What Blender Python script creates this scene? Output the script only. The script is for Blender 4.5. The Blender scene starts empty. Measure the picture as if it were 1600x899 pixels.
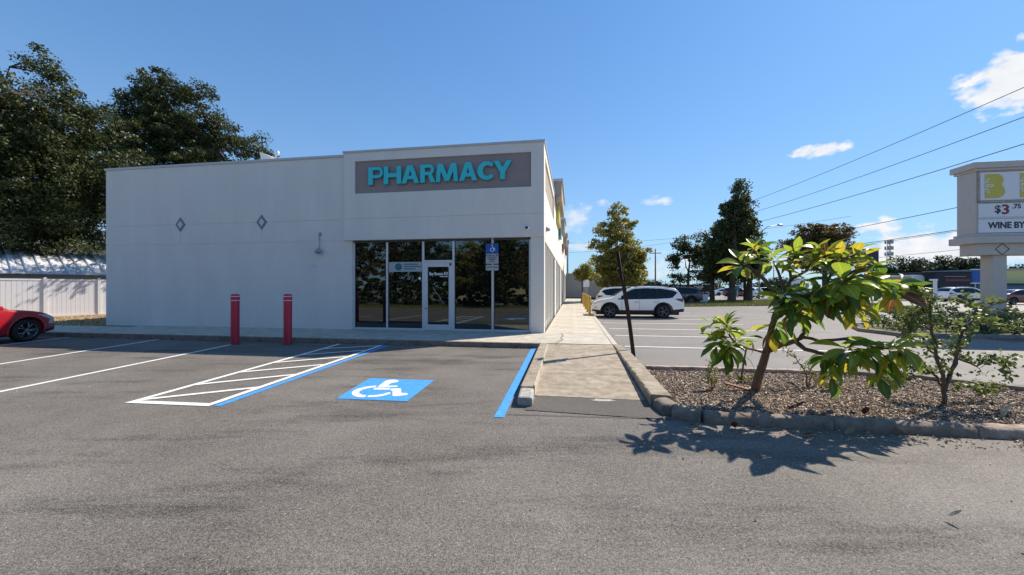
import bpy, bmesh, math, random
import numpy as np
from mathutils import Vector, Matrix, Euler

sc = bpy.context.scene
R = math.radians
rnd = random.Random(7)
NR = np.random.RandomState(11)

# ------------------------------------------------------------------ camera
F, CX, CY, H = 600.0, 800.0, 450.0, 1.6
cam_d = bpy.data.cameras.new('camera')
cam = bpy.data.objects.new('camera', cam_d)
sc.collection.objects.link(cam)
cam.location = (0, 0, H)
cam.rotation_euler = (R(90), 0, 0)
cam_d.sensor_width = 36
cam_d.lens = F / 1600 * 36
cam_d.shift_y = 0.5 / 1600
cam_d.clip_start = 0.05
cam_d.clip_end = 4000
sc.camera = cam
sc.render.resolution_x, sc.render.resolution_y = 1024, 575

# ------------------------------------------------------------------ light
SUN_AZ = 56.7      # degrees from +Y towards +X
SUN_EL = 44.0
sun_d = bpy.data.lights.new('sun', 'SUN')
sun = bpy.data.objects.new('sun', sun_d)
sc.collection.objects.link(sun)
sun_d.energy = 5.0
sun_d.angle = R(0.53)
sun_d.color = (1.0, 0.90, 0.765)
sdir = Vector((math.sin(R(SUN_AZ)) * math.cos(R(SUN_EL)), math.cos(R(SUN_AZ)) * math.cos(R(SUN_EL)), math.sin(R(SUN_EL))))
sun.rotation_euler = (-sdir).to_track_quat('-Z', 'Y').to_euler()
sun.location = sdir * 100

sc.view_settings.view_transform = 'Standard'
sc.view_settings.look = 'None'
sc.view_settings.exposure = 0.5
sc.view_settings.gamma = 1.0

world = bpy.data.worlds.new('World')
sc.world = world
world.use_nodes = True
wt = world.node_tree
for n in list(wt.nodes): wt.nodes.remove(n)
def wn(t, **k):
    n = wt.nodes.new(t)
    for a, b in k.items(): setattr(n, a, b)
    return n
def wlink(a, b): wt.links.new(a, b)
def wmath(op, a, b=None, c=None, clamp=False):
    n = wn('ShaderNodeMath', operation=op); n.use_clamp = clamp
    for i, v in enumerate((a, b, c)):
        if v is None: continue
        if isinstance(v, (int, float)): n.inputs[i].default_value = v
        else: wlink(v, n.inputs[i])
    return n.outputs[0]
sky = wn('ShaderNodeTexSky'); sky.sky_type = 'NISHITA'; sky.sun_disc = False
sky.sun_elevation = R(SUN_EL); sky.sun_rotation = R(SUN_AZ)
sky.air_density = 1.15; sky.dust_density = 0.25; sky.ozone_density = 1.7; sky.altitude = 0
tc = wn('ShaderNodeTexCoord')
sep = wn('ShaderNodeSeparateXYZ'); wlink(tc.outputs['Generated'], sep.inputs[0])
az = wmath('ARCTAN2', sep.outputs[0], sep.outputs[1])
el = wmath('ARCSINE', sep.outputs[2])
nz = wn('ShaderNodeTexNoise'); nz.inputs['Scale'].default_value = 11; nz.inputs['Detail'].default_value = 9; nz.inputs['Roughness'].default_value = 0.6
mp = wn('ShaderNodeMapping'); mp.inputs['Scale'].default_value = (1, 1, 1.6)
wlink(tc.outputs['Generated'], mp.inputs[0]); wlink(mp.outputs[0], nz.inputs['Vector'])
n1 = wmath('SUBTRACT', nz.outputs[0], 0.5)
nz2 = wn('ShaderNodeTexNoise'); nz2.inputs['Scale'].default_value = 34; nz2.inputs['Detail'].default_value = 7
wlink(mp.outputs[0], nz2.inputs['Vector'])
n2 = wmath('SUBTRACT', nz2.outputs[0], 0.5)
nsum = wmath('ADD', wmath('MULTIPLY', n1, 4.6), wmath('MULTIPLY', n2, 3.4))
CLOUDS = [  # azimuth, elevation, radius az, radius el, sharpness (1 dense, small thin)
    (0.925, 0.322, .075, .042, 1.0), (0.985, 0.350, .07, .055, 1.0), (0.683, 0.272, .050, .013, .85), (0.150, 0.180, .058, .036, .55),
    (0.235, 0.211, .022, .010, .6), (0.362, 0.208, .044, .013, .75), (0.785, 0.108, .046, .027, 1.0),
    (0.835, 0.066, .11, .028, 1.0), (0.93, 0.055, .10, .020, .7), (0.18, 0.105, .05, .013, .4),
    (0.38, 0.055, .10, .030, .5), (0.62, 0.05, .12, .025, .5), (1.15, 0.09, .10, .03, .8), (1.45, 0.3, .15, .05, .8),
    (2.1, 0.12, .25, .04, .8), (-2.6, 0.2, .2, .05, .8), (2.9, 0.35, .2, .05, .7), (-1.6, 0.08, .2, .02, .5), (.30, .135, .03, .006, .3)]
dens = None
for (ca, ce, ra, re, sh) in CLOUDS:
    a = wmath('MULTIPLY', wmath('SUBTRACT', az, ca), 1 / ra)
    b = wmath('MULTIPLY', wmath('SUBTRACT', el, ce), 1 / re)
    r2 = wmath('ADD', wmath('MULTIPLY', a, a), wmath('MULTIPLY', b, b))
    v = wmath('ADD', wmath('SUBTRACT', 1.0, r2), nsum)
    v = wmath('MULTIPLY', wmath('MULTIPLY', v, 1.3 if sh > .8 else .7, clamp=True), min(1, sh + .1))
    dens = v if dens is None else wmath('MAXIMUM', dens, v)
cc = wn('ShaderNodeMix', data_type='RGBA')
wlink(wmath('MULTIPLY_ADD', nz2.outputs[0], 1.4, -.15, clamp=True), cc.inputs[0])
cc.inputs[6].default_value = (.74, .79, .88, 1); cc.inputs[7].default_value = (.98, .98, .98, 1)
gm = wn('ShaderNodeGamma'); wlink(sky.outputs[0], gm.inputs[0]); gm.inputs[1].default_value = .65
tn = wn('ShaderNodeMix', data_type='RGBA'); tn.blend_type = 'MULTIPLY'; tn.inputs[0].default_value = 1.0; wlink(gm.outputs[0], tn.inputs[6]); tn.inputs[7].default_value = (.54, 1.02, 1.62, 1)
hz = wn('ShaderNodeMix', data_type='RGBA'); wlink(wmath('MULTIPLY', wmath('POWER', 2.718, wmath('MULTIPLY', wmath('ABSOLUTE', el), -5.0)), .74), hz.inputs[0])
wlink(tn.outputs[2], hz.inputs[6]); hz.inputs[7].default_value = (3.4, 4.6, 5.4, 1)
bg1 = wn('ShaderNodeBackground'); wlink(hz.outputs[2], bg1.inputs[0]); bg1.inputs[1].default_value = 0.12
bg2 = wn('ShaderNodeBackground'); wlink(cc.outputs[2], bg2.inputs[0]); bg2.inputs[1].default_value = 0.72
mx = wn('ShaderNodeMixShader'); wlink(dens, mx.inputs[0]); wlink(bg1.outputs[0], mx.inputs[1]); wlink(bg2.outputs[0], mx.inputs[2])
wo = wn('ShaderNodeOutputWorld'); wlink(mx.outputs[0], wo.inputs[0])

# ------------------------------------------------------------------ frame of the building
TH = math.atan(95 / 600.0)
cT, sT = math.cos(TH), math.sin(TH)
P0 = Vector((50 / 600 * 12.42, 12.42, 0))
def W(u, v, z=0.0): return Vector((P0.x + u * cT + v * sT, P0.y - u * sT + v * cT, z))
def UV(p): dx, dy = p[0] - P0.x, p[1] - P0.y; return (dx * cT - dy * sT, dx * sT + dy * cT)
def at(x, y, d): return Vector(((x - CX) / F * d, d, H + (CY - y) / F * d))
def gp(x, y, z=0.0): d = F * (H - z) / (y - CY); return Vector(((x - CX) / F * d, d, z))
def gc(x, y, z=0.0): return UV(gp(x, y, z))

# ------------------------------------------------------------------ materials
MATS = {}
def mat(name, col, rough=.7, var=.12, scale=6.0, bump=0.0, bscale=60.0, metal=0.0, spec=.5, coat=0.0, col2=None, sc2=None, stretch=(1, 1, 1), emit=None):
    m = bpy.data.materials.new(name); m.use_nodes = True
    t = m.node_tree; b = t.nodes['Principled BSDF']
    b.inputs['Roughness'].default_value = rough; b.inputs['Metallic'].default_value = metal
    b.inputs['Specular IOR Level'].default_value = spec; b.inputs['Coat Weight'].default_value = coat
    co = t.nodes.new('ShaderNodeTexCoord'); mpn = t.nodes.new('ShaderNodeMapping'); mpn.inputs['Scale'].default_value = stretch
    t.links.new(co.outputs['Object'], mpn.inputs[0])
    n = t.nodes.new('ShaderNodeTexNoise'); n.inputs['Scale'].default_value = scale; n.inputs['Detail'].default_value = 8; n.inputs['Roughness'].default_value = .65
    t.links.new(mpn.outputs[0], n.inputs['Vector'])
    r = t.nodes.new('ShaderNodeValToRGB')
    c1 = [max(0, c * (1 - var)) for c in col]; c2 = [min(1, c * (1 + var)) for c in (col2 or col)]
    r.color_ramp.elements[0].position = .3; r.color_ramp.elements[1].position = .7
    r.color_ramp.elements[0].color = (*c1, 1); r.color_ramp.elements[1].color = (*c2, 1)
    t.links.new(n.outputs[0], r.inputs[0]); t.links.new(r.outputs[0], b.inputs['Base Color'])
    if bump:
        n2 = t.nodes.new('ShaderNodeTexNoise'); n2.inputs['Scale'].default_value = bscale; n2.inputs['Detail'].default_value = 5
        t.links.new(mpn.outputs[0], n2.inputs['Vector'])
        bp = t.nodes.new('ShaderNodeBump'); bp.inputs['Strength'].default_value = bump; bp.inputs['Distance'].default_value = .01
        t.links.new(n2.outputs[0], bp.inputs['Height']); t.links.new(bp.outputs[0], b.inputs['Normal'])
    MATS[name] = m
    return m
def nd(m, t, **k):
    n = m.node_tree.nodes.new(t)
    for a, b in k.items(): setattr(n, a, b)
    return n
def lk(m, a, b): m.node_tree.links.new(a, b)

def asphalt(name, base, warm, patch=.25, grain=.55, rough=.72):
    """coarse-grained asphalt: aggregate speckle, soft blotches, darker smears"""
    m = bpy.data.materials.new(name); m.use_nodes = True
    b = m.node_tree.nodes['Principled BSDF']; b.inputs['Roughness'].default_value = rough; b.inputs['Specular IOR Level'].default_value = .18
    co = nd(m, 'ShaderNodeTexCoord')
    def noise(s, d=4, r=.6, st=None, off=None):
        n = nd(m, 'ShaderNodeTexNoise'); n.inputs['Scale'].default_value = s; n.inputs['Detail'].default_value = d; n.inputs['Roughness'].default_value = r
        src = co.outputs['Object']
        if st or off:
            q = nd(m, 'ShaderNodeMapping'); q.inputs['Scale'].default_value = st or (1, 1, 1); q.inputs['Location'].default_value = off or (0, 0, 0); lk(m, src, q.inputs[0]); src = q.outputs[0]
        lk(m, src, n.inputs['Vector']); return n.outputs[0]
    def mm(op, a, b_, c=None, clamp=False):
        n = nd(m, 'ShaderNodeMath', operation=op); n.use_clamp = clamp
        for i, v in enumerate((a, b_, c)):
            if v is None: continue
            if isinstance(v, (int, float)): n.inputs[i].default_value = v
            else: lk(m, v, n.inputs[i])
        return n.outputs[0]
    vo = nd(m, 'ShaderNodeTexVoronoi'); vo.inputs['Scale'].default_value = 135; lk(m, co.outputs['Object'], vo.inputs['Vector'])
    sp = nd(m, 'ShaderNodeSeparateColor'); lk(m, vo.outputs['Color'], sp.inputs[0])
    g1 = mm('MULTIPLY', mm('SUBTRACT', sp.outputs[0], .5), grain)
    g2 = mm('MULTIPLY', mm('SUBTRACT', noise(55, 4, .75), .5), grain * 1.3)
    bright = mm('MULTIPLY', mm('GREATER_THAN', sp.outputs[1], .985), .9)
    blot = mm('MULTIPLY', mm('SUBTRACT', noise(.55, 6, .6), .5), patch * 2.2)
    smear = mm('MULTIPLY', mm('SUBTRACT', noise(1.0, 6, .68, (.30, 1.5, 1), (3, 7, 0)), .52), 4.5, clamp=True)
    smear = mm('MULTIPLY', smear, patch * 1.3)
    tot = mm('ADD', mm('ADD', mm('ADD', g1, g2), blot), mm('SUBTRACT', bright, smear))
    fac = mm('ADD', tot, 1.0); fac = mm('MAXIMUM', fac, .25)
    mixc = nd(m, 'ShaderNodeMix', data_type='RGBA'); lk(m, noise(.3, 3), mixc.inputs[0])
    mixc.inputs[6].default_value = (*[base * w for w in warm], 1); mixc.inputs[7].default_value = (base * 1.07, base * 1.0, base * .91, 1)
    vm = nd(m, 'ShaderNodeVectorMath', operation='SCALE'); lk(m, mixc.outputs[2], vm.inputs[0]); lk(m, fac, vm.inputs['Scale'])
    lk(m, vm.outputs[0], b.inputs['Base Color'])
    bp = nd(m, 'ShaderNodeBump'); bp.inputs['Strength'].default_value = .55; bp.inputs['Distance'].default_value = .006
    hh = mm('ADD', mm('MULTIPLY', vo.outputs['Distance'], -1.0), mm('MULTIPLY', noise(60, 3), .8))
    lk(m, hh, bp.inputs['Height']); lk(m, bp.outputs[0], b.inputs['Normal'])
    MATS[name] = m
    return m
asphalt('asphalt', .150, (1.18, 1.03, .87), .52, .90)
asphalt('asphalt_patch', .105, (1.14, 1.02, .88), .3)
asphalt('asphalt_old', .20, (1.08, 1.0, .92), .22, .35)
asphalt('road', .25, (1.05, 1.0, .93), .12, .3)
mat('stucco', (.735, .685, .63), .85, .05, 1.5, .25, 90, stretch=(1, 1, .3))
mat('stucco_white', (.74, .70, .63), .85, .03, 1.5, .25, 90)
mat('band_grey', (.30, .24, .23), .8, .04, 3, .2, 90)
mat('diamond_grey', (.20, .21, .24), .8, .04)
mat('diamond_light', (.62, .62, .63), .8, .03)
mat('coping', (.50, .50, .51), .5, .05)
mat('alu', (.66, .66, .68), .38, .04, 4, metal=.25)
mat('alu_dark', (.06, .06, .06), .5, .05)
mat('concrete', (.40, .355, .28), .88, .12, 2.2, .35, 70, col2=(.52, .475, .395))
mat('concrete_old', (.25, .20, .14), .92, .2, 5, .6, 60, col2=(.37, .31, .235))
mat('curb', (.23, .18, .14), .95, .4, 7, 1.0, 38)
mat('curb_red', (.30, .20, .145), .95, .4, 7, 1.0, 38, col2=(.40, .32, .26))
mat('white_paint', (.78, .78, .75), .7, .08, 14, .3, 80)
mat('worn_white', (.38, .37, .33), .85, .3, 16, .3, 80)
mat('blue_paint', (.035, .27, .72), .7, .16, 16, .3, 80, col2=(.06, .33, .78))
mat('red_plastic', (.50, .022, .060), .42, .06, 4)
mat('white_band', (.75, .72, .74), .5, .03)
mat('rust', (.055, .026, .018), .75, .45, 25, .5, 60, metal=.3)
mat('sign_back', (.10, .085, .08), .6, .3, 12, metal=.4)
mat('teal', (.04, .56, .60), .45, .04)
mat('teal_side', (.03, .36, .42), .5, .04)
mat('vinyl', (.68, .68, .70), .5, .03, 3)
mat('white_metal', (.78, .78, .78), .4, .03)
mat('roof_metal', (.56, .57, .58), .5, .06, 2)
mat('tan_siding', (.50, .42, .27), .8, .08, 3)
mat('stone_tan', (.36, .31, .26), .9, .25, 8, .5, 30)
mat('bark', (.075, .055, .040), .95, .4, 14, .9, 40, stretch=(1, 1, .3))
mat('bark_grey', (.13, .105, .085), .9, .35, 18, .8, 40, stretch=(1, 1, .35))
mat('bark_smooth', (.15, .09, .06), .8, .35, 22, .5, 60, stretch=(1, 1, .5))
mat('mulch_bed', (.22, .165, .12), .95, .6, 22, 1.0, 45, col2=(.27, .23, .19))
mat('soil', (.17, .12, .07), .95, .5, 9, .8, 30, col2=(.42, .29, .14))
mat('grass_base', (.085, .10, .035), .95, .4, 3.0, .8, 25, col2=(.17, .16, .06))
mat('far_ground', (.14, .15, .09), .95, .35, .05, col2=(.22, .22, .17))
mat('tyre', (.012, .012, .013), .85, .2, 20)
mat('rim', (.22, .22, .23), .3, .1, metal=.85)
mat('car_black', (.012, .012, .013), .5, .1)
mat('car_glass', (.006, .010, .011), .03, .0, spec=.45)
mat('chrome', (.6, .6, .62), .15, .02, metal=1)
mat('lamp_clear', (.55, .56, .58), .08, .1, 20, spec=.8)
mat('lamp_red', (.22, .008, .008), .12, .1, spec=.8)
mat('plate', (.6, .6, .55), .4)
for nm, c_ in dict(white=(.86, .86, .86), red=(.36, .006, .012), navy=(.020, .028, .05), black=(.010, .010, .012), silver=(.36, .37, .38), maroon=(.16, .02, .025)).items():
    mat('paint_' + nm, c_, .28, .02, coat=1.0)
mat('yellow_paint', (.55, .33, .06), .6, .15, 8)
mat('dark_board', (.015, .017, .02), .5, .1)
mat('sign_white', (.66, .66, .70), .45, .03)
mat('sign_frame', (.47, .43, .40), .6, .04)
mat('sign_yellow', (.52, .44, .07), .5, .03)
mat('ink_navy', (.015, .015, .045), .5, .03)
mat('ink_red', (.20, .012, .035), .5, .03)
mat('ink_white', (.85, .85, .85), .5, .02)
mat('sign_blue', (.012, .085, .36), .45, .05)
mat('banner', (.40, .42, .43), .5, .04)
mat('banner_teal', (.02, .16, .17), .5, .05)
mat('far_tan', (.50, .42, .26), .8, .05)
mat('far_yellow', (.62, .55, .26), .8, .05)
mat('far_dark', (.018, .020, .028), .7, .1)
mat('far_blue', (.06, .16, .34), .6, .1)
mat('far_white', (.75, .75, .76), .6, .04)
mat('far_grey', (.33, .33, .34), .8, .06)
mat('end_wall', (.36, .35, .33), .85, .05, 1.5, .2, 80)
mat('wire', (.02, .02, .022), .6)
mat('pole_wood', (.11, .085, .065), .9, .3, 10, .5, 40)
mat('galv', (.35, .36, .37), .45, .1, metal=.6)
mat('wood_board', (.26, .10, .045), .8, .3, 14, .4, 50)
mat('hose', (.008, .008, .009), .45)
mat('litter', (.30, .21, .12), .85, .4, 12)
mat('litter_red', (.14, .035, .02), .8, .4, 12)
mat('litter_pale', (.52, .43, .30), .85, .3, 12)
mat('roof_red', (.28, .12, .08), .8, .2, 5)

def wear(name, amount, scale=70):
    m = MATS[name]; b = m.node_tree.nodes['Principled BSDF']; src = b.inputs['Base Color'].links[0].from_socket
    co = nd(m, 'ShaderNodeTexCoord'); fac = None
    for sc_, th, k in ((scale, .60 - amount, 9), (5, .66 - amount, 5)):
        n = nd(m, 'ShaderNodeTexNoise'); n.inputs['Scale'].default_value = sc_; n.inputs['Detail'].default_value = 6; n.inputs['Roughness'].default_value = .7; lk(m, co.outputs['Object'], n.inputs['Vector'])
        a = nd(m, 'ShaderNodeMath', operation='SUBTRACT'); lk(m, n.outputs[0], a.inputs[0]); a.inputs[1].default_value = th
        c = nd(m, 'ShaderNodeMath', operation='MULTIPLY'); c.use_clamp = True; lk(m, a.outputs[0], c.inputs[0]); c.inputs[1].default_value = k
        if fac is None: fac = c.outputs[0]
        else:
            x = nd(m, 'ShaderNodeMath', operation='MAXIMUM'); lk(m, fac, x.inputs[0]); lk(m, c.outputs[0], x.inputs[1]); fac = x.outputs[0]
    sc2 = nd(m, 'ShaderNodeMath', operation='MULTIPLY'); lk(m, fac, sc2.inputs[0]); sc2.inputs[1].default_value = .6
    mi = nd(m, 'ShaderNodeMix', data_type='RGBA'); lk(m, sc2.outputs[0], mi.inputs[0]); lk(m, src, mi.inputs[6]); mi.inputs[7].default_value = (.15, .135, .115, 1); lk(m, mi.outputs[2], b.inputs['Base Color'])
wear('white_paint', .055); wear('blue_paint', .06); wear('worn_white', .08); wear('curb', .0, 30)
def glass_mat(name, tint, refl):
    m = bpy.data.materials.new(name); m.use_nodes = True; t = m.node_tree
    b = t.nodes['Principled BSDF']; t.nodes.remove(b)
    d = nd(m, 'ShaderNodeBsdfDiffuse'); d.inputs[0].default_value = (*tint, 1)
    g = nd(m, 'ShaderNodeBsdfGlossy'); g.inputs['Roughness'].default_value = .0; g.inputs[0].default_value = (.80, .90, .92, 1)
    fr = nd(m, 'ShaderNodeFresnel'); fr.inputs[0].default_value = 1.45
    ma = nd(m, 'ShaderNodeMath', operation='ADD'); ma.use_clamp = True; ma.inputs[1].default_value = refl; lk(m, fr.outputs[0], ma.inputs[0])
    # faint waviness of the panes
    co = nd(m, 'ShaderNodeTexCoord'); n = nd(m, 'ShaderNodeTexNoise'); n.inputs['Scale'].default_value = .8; n.inputs['Detail'].default_value = 1; lk(m, co.outputs['Object'], n.inputs['Vector'])
    bp = nd(m, 'ShaderNodeBump'); bp.inputs['Strength'].default_value = .04; bp.inputs['Distance'].default_value = .05; lk(m, n.outputs[0], bp.inputs['Height']); lk(m, bp.outputs[0], g.inputs['Normal'])
    x = nd(m, 'ShaderNodeMixShader'); lk(m, ma.outputs[0], x.inputs[0]); lk(m, d.outputs[0], x.inputs[1]); lk(m, g.outputs[0], x.inputs[2])
    lk(m, x.outputs[0], t.nodes['Material Output'].inputs[0]); MATS[name] = m
glass_mat('shop_glass', (.006, .006, .005), .09)
glass_mat('side_glass', (.006, .007, .007), .06)

def leaf_mat(name, c_dark, c_light, trans=.35, rough=.45, spec=.4, tcol=None, vein=False):
    m = bpy.data.materials.new(name); m.use_nodes = True; t = m.node_tree
    b = t.nodes['Principled BSDF']; b.inputs['Roughness'].default_value = rough; b.inputs['Specular IOR Level'].default_value = spec
    ge = nd(m, 'ShaderNodeNewGeometry'); oi = nd(m, 'ShaderNodeObjectInfo')
    ad = nd(m, 'ShaderNodeMath', operation='ADD'); lk(m, ge.outputs['Random Per Island'], ad.inputs[0]); lk(m, oi.outputs['Random'], ad.inputs[1])
    fr = nd(m, 'ShaderNodeMath', operation='FRACT'); lk(m, ad.outputs[0], fr.inputs[0])
    mi = nd(m, 'ShaderNodeMix', data_type='RGBA'); lk(m, fr.outputs[0], mi.inputs[0]); mi.inputs[6].default_value = (*c_dark, 1); mi.inputs[7].default_value = (*c_light, 1)
    colo = mi.outputs[2]
    if vein:
        uvn = nd(m, 'ShaderNodeUVMap'); sx = nd(m, 'ShaderNodeSeparateXYZ'); lk(m, uvn.outputs[0], sx.inputs[0])
        ab = nd(m, 'ShaderNodeMath', operation='ABSOLUTE'); lk(m, sx.outputs[0], ab.inputs[0])
        # midrib
        mr = nd(m, 'ShaderNodeMath', operation='LESS_THAN'); lk(m, ab.outputs[0], mr.inputs[0]); mr.inputs[1].default_value = .07
        # side veins
        wv = nd(m, 'ShaderNodeMath', operation='MULTIPLY_ADD'); lk(m, ab.outputs[0], wv.inputs[0]); wv.inputs[1].default_value = -.12; lk(m, sx.outputs[1], wv.inputs[2])
        w2 = nd(m, 'ShaderNodeMath', operation='MULTIPLY'); lk(m, wv.outputs[0], w2.inputs[0]); w2.inputs[1].default_value = 13
        w3 = nd(m, 'ShaderNodeMath', operation='FRACT'); lk(m, w2.outputs[0], w3.inputs[0])
        w4 = nd(m, 'ShaderNodeMath', operation='LESS_THAN'); lk(m, w3.outputs[0], w4.inputs[0]); w4.inputs[1].default_value = .14
        w5 = nd(m, 'ShaderNodeMath', operation='MULTIPLY'); lk(m, w4.outputs[0], w5.inputs[0]); w5.inputs[1].default_value = .35
        mx_ = nd(m, 'ShaderNodeMath', operation='MAXIMUM'); lk(m, mr.outputs[0], mx_.inputs[0]); lk(m, w5.outputs[0], mx_.inputs[1])
        m2 = nd(m, 'ShaderNodeMix', data_type='RGBA'); lk(m, mx_.outputs[0], m2.inputs[0]); lk(m, colo, m2.inputs[6]); m2.inputs[7].default_value = (*[min(1, c * 2.2 + .03) for c in c_light], 1)
        colo = m2.outputs[2]
        co = nd(m, 'ShaderNodeTexCoord'); nn = nd(m, 'ShaderNodeTexNoise'); nn.inputs['Scale'].default_value = 14; nn.inputs['Detail'].default_value = 5; lk(m, co.outputs['Object'], nn.inputs['Vector'])
        hs = nd(m, 'ShaderNodeHueSaturation'); lk(m, colo, hs.inputs['Color'])
        vv = nd(m, 'ShaderNodeMath', operation='MULTIPLY_ADD'); lk(m, nn.outputs[0], vv.inputs[0]); vv.inputs[1].default_value = 1.0; vv.inputs[2].default_value = .5; lk(m, vv.outputs[0], hs.inputs['Value'])
        colo = hs.outputs[0]
    lk(m, colo, b.inputs['Base Color'])
    tr = nd(m, 'ShaderNodeBsdfTranslucent')
    if tcol:
        mt = nd(m, 'ShaderNodeMix', data_type='RGBA'); mt.inputs[0].default_value = .7; lk(m, colo, mt.inputs[6]); mt.inputs[7].default_value = (*tcol, 1); lk(m, mt.outputs[2], tr.inputs[0])
    else: lk(m, colo, tr.inputs[0])
    x = nd(m, 'ShaderNodeMixShader'); x.inputs[0].default_value = trans
    lk(m, b.outputs[0], x.inputs[1]); lk(m, tr.outputs[0], x.inputs[2]); lk(m, x.outputs[0], t.nodes['Material Output'].inputs[0])
    MATS[name] = m
leaf_mat('leaf_oak', (.018, .032, .008), (.105, .120, .034), .30, .5)
leaf_mat('leaf_dark', (.024, .042, .012), (.12, .135, .040), .38, .5)
leaf_mat('leaf_gold', (.13, .15, .025), (.46, .38, .09), .5, .5)
leaf_mat('leaf_rust', (.055, .095, .022), (.24, .12, .045), .38, .5)
leaf_mat('leaf_far', (.020, .036, .016), (.060, .080, .034), .15, .6)
leaf_mat('leaf_bush', (.06, .10, .022), (.26, .30, .08), .45, .45)
leaf_mat('leaf_hedge', (.025, .05, .015), (.13, .17, .05), .28, .45)
leaf_mat('leaf_weed', (.16, .18, .04), (.42, .38, .12), .40, .5)
leaf_mat('blade', (.09, .12, .03), (.25, .24, .08), .35, .6)
leaf_mat('big_green', (.034, .076, .014), (.095, .160, .026), .44, .34, .35, (.16, .30, .03), True)
leaf_mat('big_light', (.12, .20, .025), (.24, .32, .05), .48, .38, .3, (.45, .55, .05), True)
leaf_mat('big_yellow', (.30, .27, .03), (.50, .40, .045), .45, .32, .5, (.75, .60, .05), True)
leaf_mat('big_brown', (.10, .05, .02), (.22, .10, .03), .30, .4, .4, None, True)
m_ = bpy.data.materials.new('mulch_chip'); m_.use_nodes = True; MATS['mulch_chip'] = m_
b_ = m_.node_tree.nodes['Principled BSDF']; b_.inputs['Roughness'].default_value = .9
g_ = nd(m_, 'ShaderNodeNewGeometry'); r_ = nd(m_, 'ShaderNodeValToRGB'); lk(m_, g_.outputs['Random Per Island'], r_.inputs[0]); lk(m_, r_.outputs[0], b_.inputs['Base Color'])
cr = r_.color_ramp; cr.elements[0].color = (.05, .03, .02, 1); cr.elements[1].color = (.62, .55, .46, 1); cr.elements[1].position = 1
for p_, c_ in ((.3, (.10, .065, .045, 1)), (.55, (.27, .18, .12, 1)), (.8, (.44, .34, .25, 1))):
    e_ = cr.elements.new(p_); e_.color = c_
m_ = bpy.data.materials.new('straw_chip'); m_.use_nodes = True; MATS['straw_chip'] = m_
b_ = m_.node_tree.nodes['Principled BSDF']; b_.inputs['Roughness'].default_value = .9
g_ = nd(m_, 'ShaderNodeNewGeometry'); r_ = nd(m_, 'ShaderNodeValToRGB'); lk(m_, g_.outputs['Random Per Island'], r_.inputs[0]); lk(m_, r_.outputs[0], b_.inputs['Base Color'])
cr = r_.color_ramp; cr.elements[0].color = (.16, .09, .04, 1); cr.elements[1].color = (.62, .48, .28, 1)

# ------------------------------------------------------------------ helpers
C = sc.collection
class MB:
    def __init__(s): s.v = []; s.f = []
    def add(s, vs, fs):
        o = len(s.v); s.v += [tuple(v) for v in vs]; s.f += [tuple(i + o for i in f) for f in fs]; return s
    def box(s, x0, x1, y0, y1, z0, z1):
        return s.add([(x0, y0, z0), (x1, y0, z0), (x1, y1, z0), (x0, y1, z0), (x0, y0, z1), (x1, y0, z1), (x1, y1, z1), (x0, y1, z1)],
                     [(0, 3, 2, 1), (4, 5, 6, 7), (0, 1, 5, 4), (1, 2, 6, 5), (2, 3, 7, 6), (3, 0, 4, 7)])
    def prism(s, pts, z0, z1):
        n = len(pts)
        return s.add([(*p, z0) for p in pts] + [(*p, z1) for p in pts],
                     [tuple(range(n))[::-1], tuple(range(n, 2 * n))] + [(i, (i + 1) % n, n + (i + 1) % n, n + i) for i in range(n)])
    def tube(s, pts, rads, n=8, cap=True):
        pts = [Vector(p) for p in pts]
        if not hasattr(rads, '__len__'): rads = [rads] * len(pts)
        base = len(s.v); prev = None
        for i, p in enumerate(pts):
            d = (pts[min(i + 1, len(pts) - 1)] - pts[max(i - 1, 0)])
            d = d.normalized() if d.length > 1e-9 else Vector((0, 0, 1))
            if prev is None: a = d.orthogonal().normalized()
            else:
                a = prev - d * prev.dot(d); a = a.normalized() if a.length > 1e-6 else d.orthogonal().normalized()
            prev = a; b = d.cross(a)
            for k in range(n):
                t = 2 * math.pi * k / n; s.v.append(tuple(p + (a * math.cos(t) + b * math.sin(t)) * rads[i]))
        for i in range(len(pts) - 1):
            for k in range(n):
                s.f.append((base + i * n + k, base + i * n + (k + 1) % n, base + (i + 1) * n + (k + 1) % n, base + (i + 1) * n + k))
        if cap:
            s.f.append(tuple(base + k for k in range(n))[::-1]); s.f.append(tuple(base + (len(pts) - 1) * n + k for k in range(n)))
        return s
    def lathe(s, prof, n=16, ax='z', c=(0, 0, 0)):
        base = len(s.v); m = len(prof)
        for k in range(n):
            t = 2 * math.pi * k / n
            for r, h in prof:
                if ax == 'z': s.v.append((c[0] + r * math.cos(t), c[1] + r * math.sin(t), c[2] + h))
                elif ax == 'y': s.v.append((c[0] + r * math.cos(t), c[1] + h, c[2] + r * math.sin(t)))
                else: s.v.append((c[0] + h, c[1] + r * math.cos(t), c[2] + r * math.sin(t)))
        for k in range(n):
            for i in range(m - 1):
                s.f.append((base + k * m + i, base + ((k + 1) % n) * m + i, base + ((k + 1) % n) * m + i + 1, base + k * m + i + 1))
        return s
    def mesh(s, name, m, smooth=False, fix=False):
        me = bpy.data.meshes.new(name); me.from_pydata(s.v, [], s.f)
        if fix:
            bm = bmesh.new(); bm.from_mesh(me); bmesh.ops.recalc_face_normals(bm, faces=bm.faces); bm.to_mesh(me); bm.free()
        if m: me.materials.append(MATS[m])
        if smooth: me.polygons.foreach_set('use_smooth', [True] * len(me.polygons))
        me.update(); return me
def link(name, me, parent=None, loc=None, rot=None):
    o = bpy.data.objects.new(name, me); C.objects.link(o)
    if parent: o.parent = parent
    if loc is not None: o.location = loc
    if rot is not None: o.rotation_euler = rot
    return o
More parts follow.
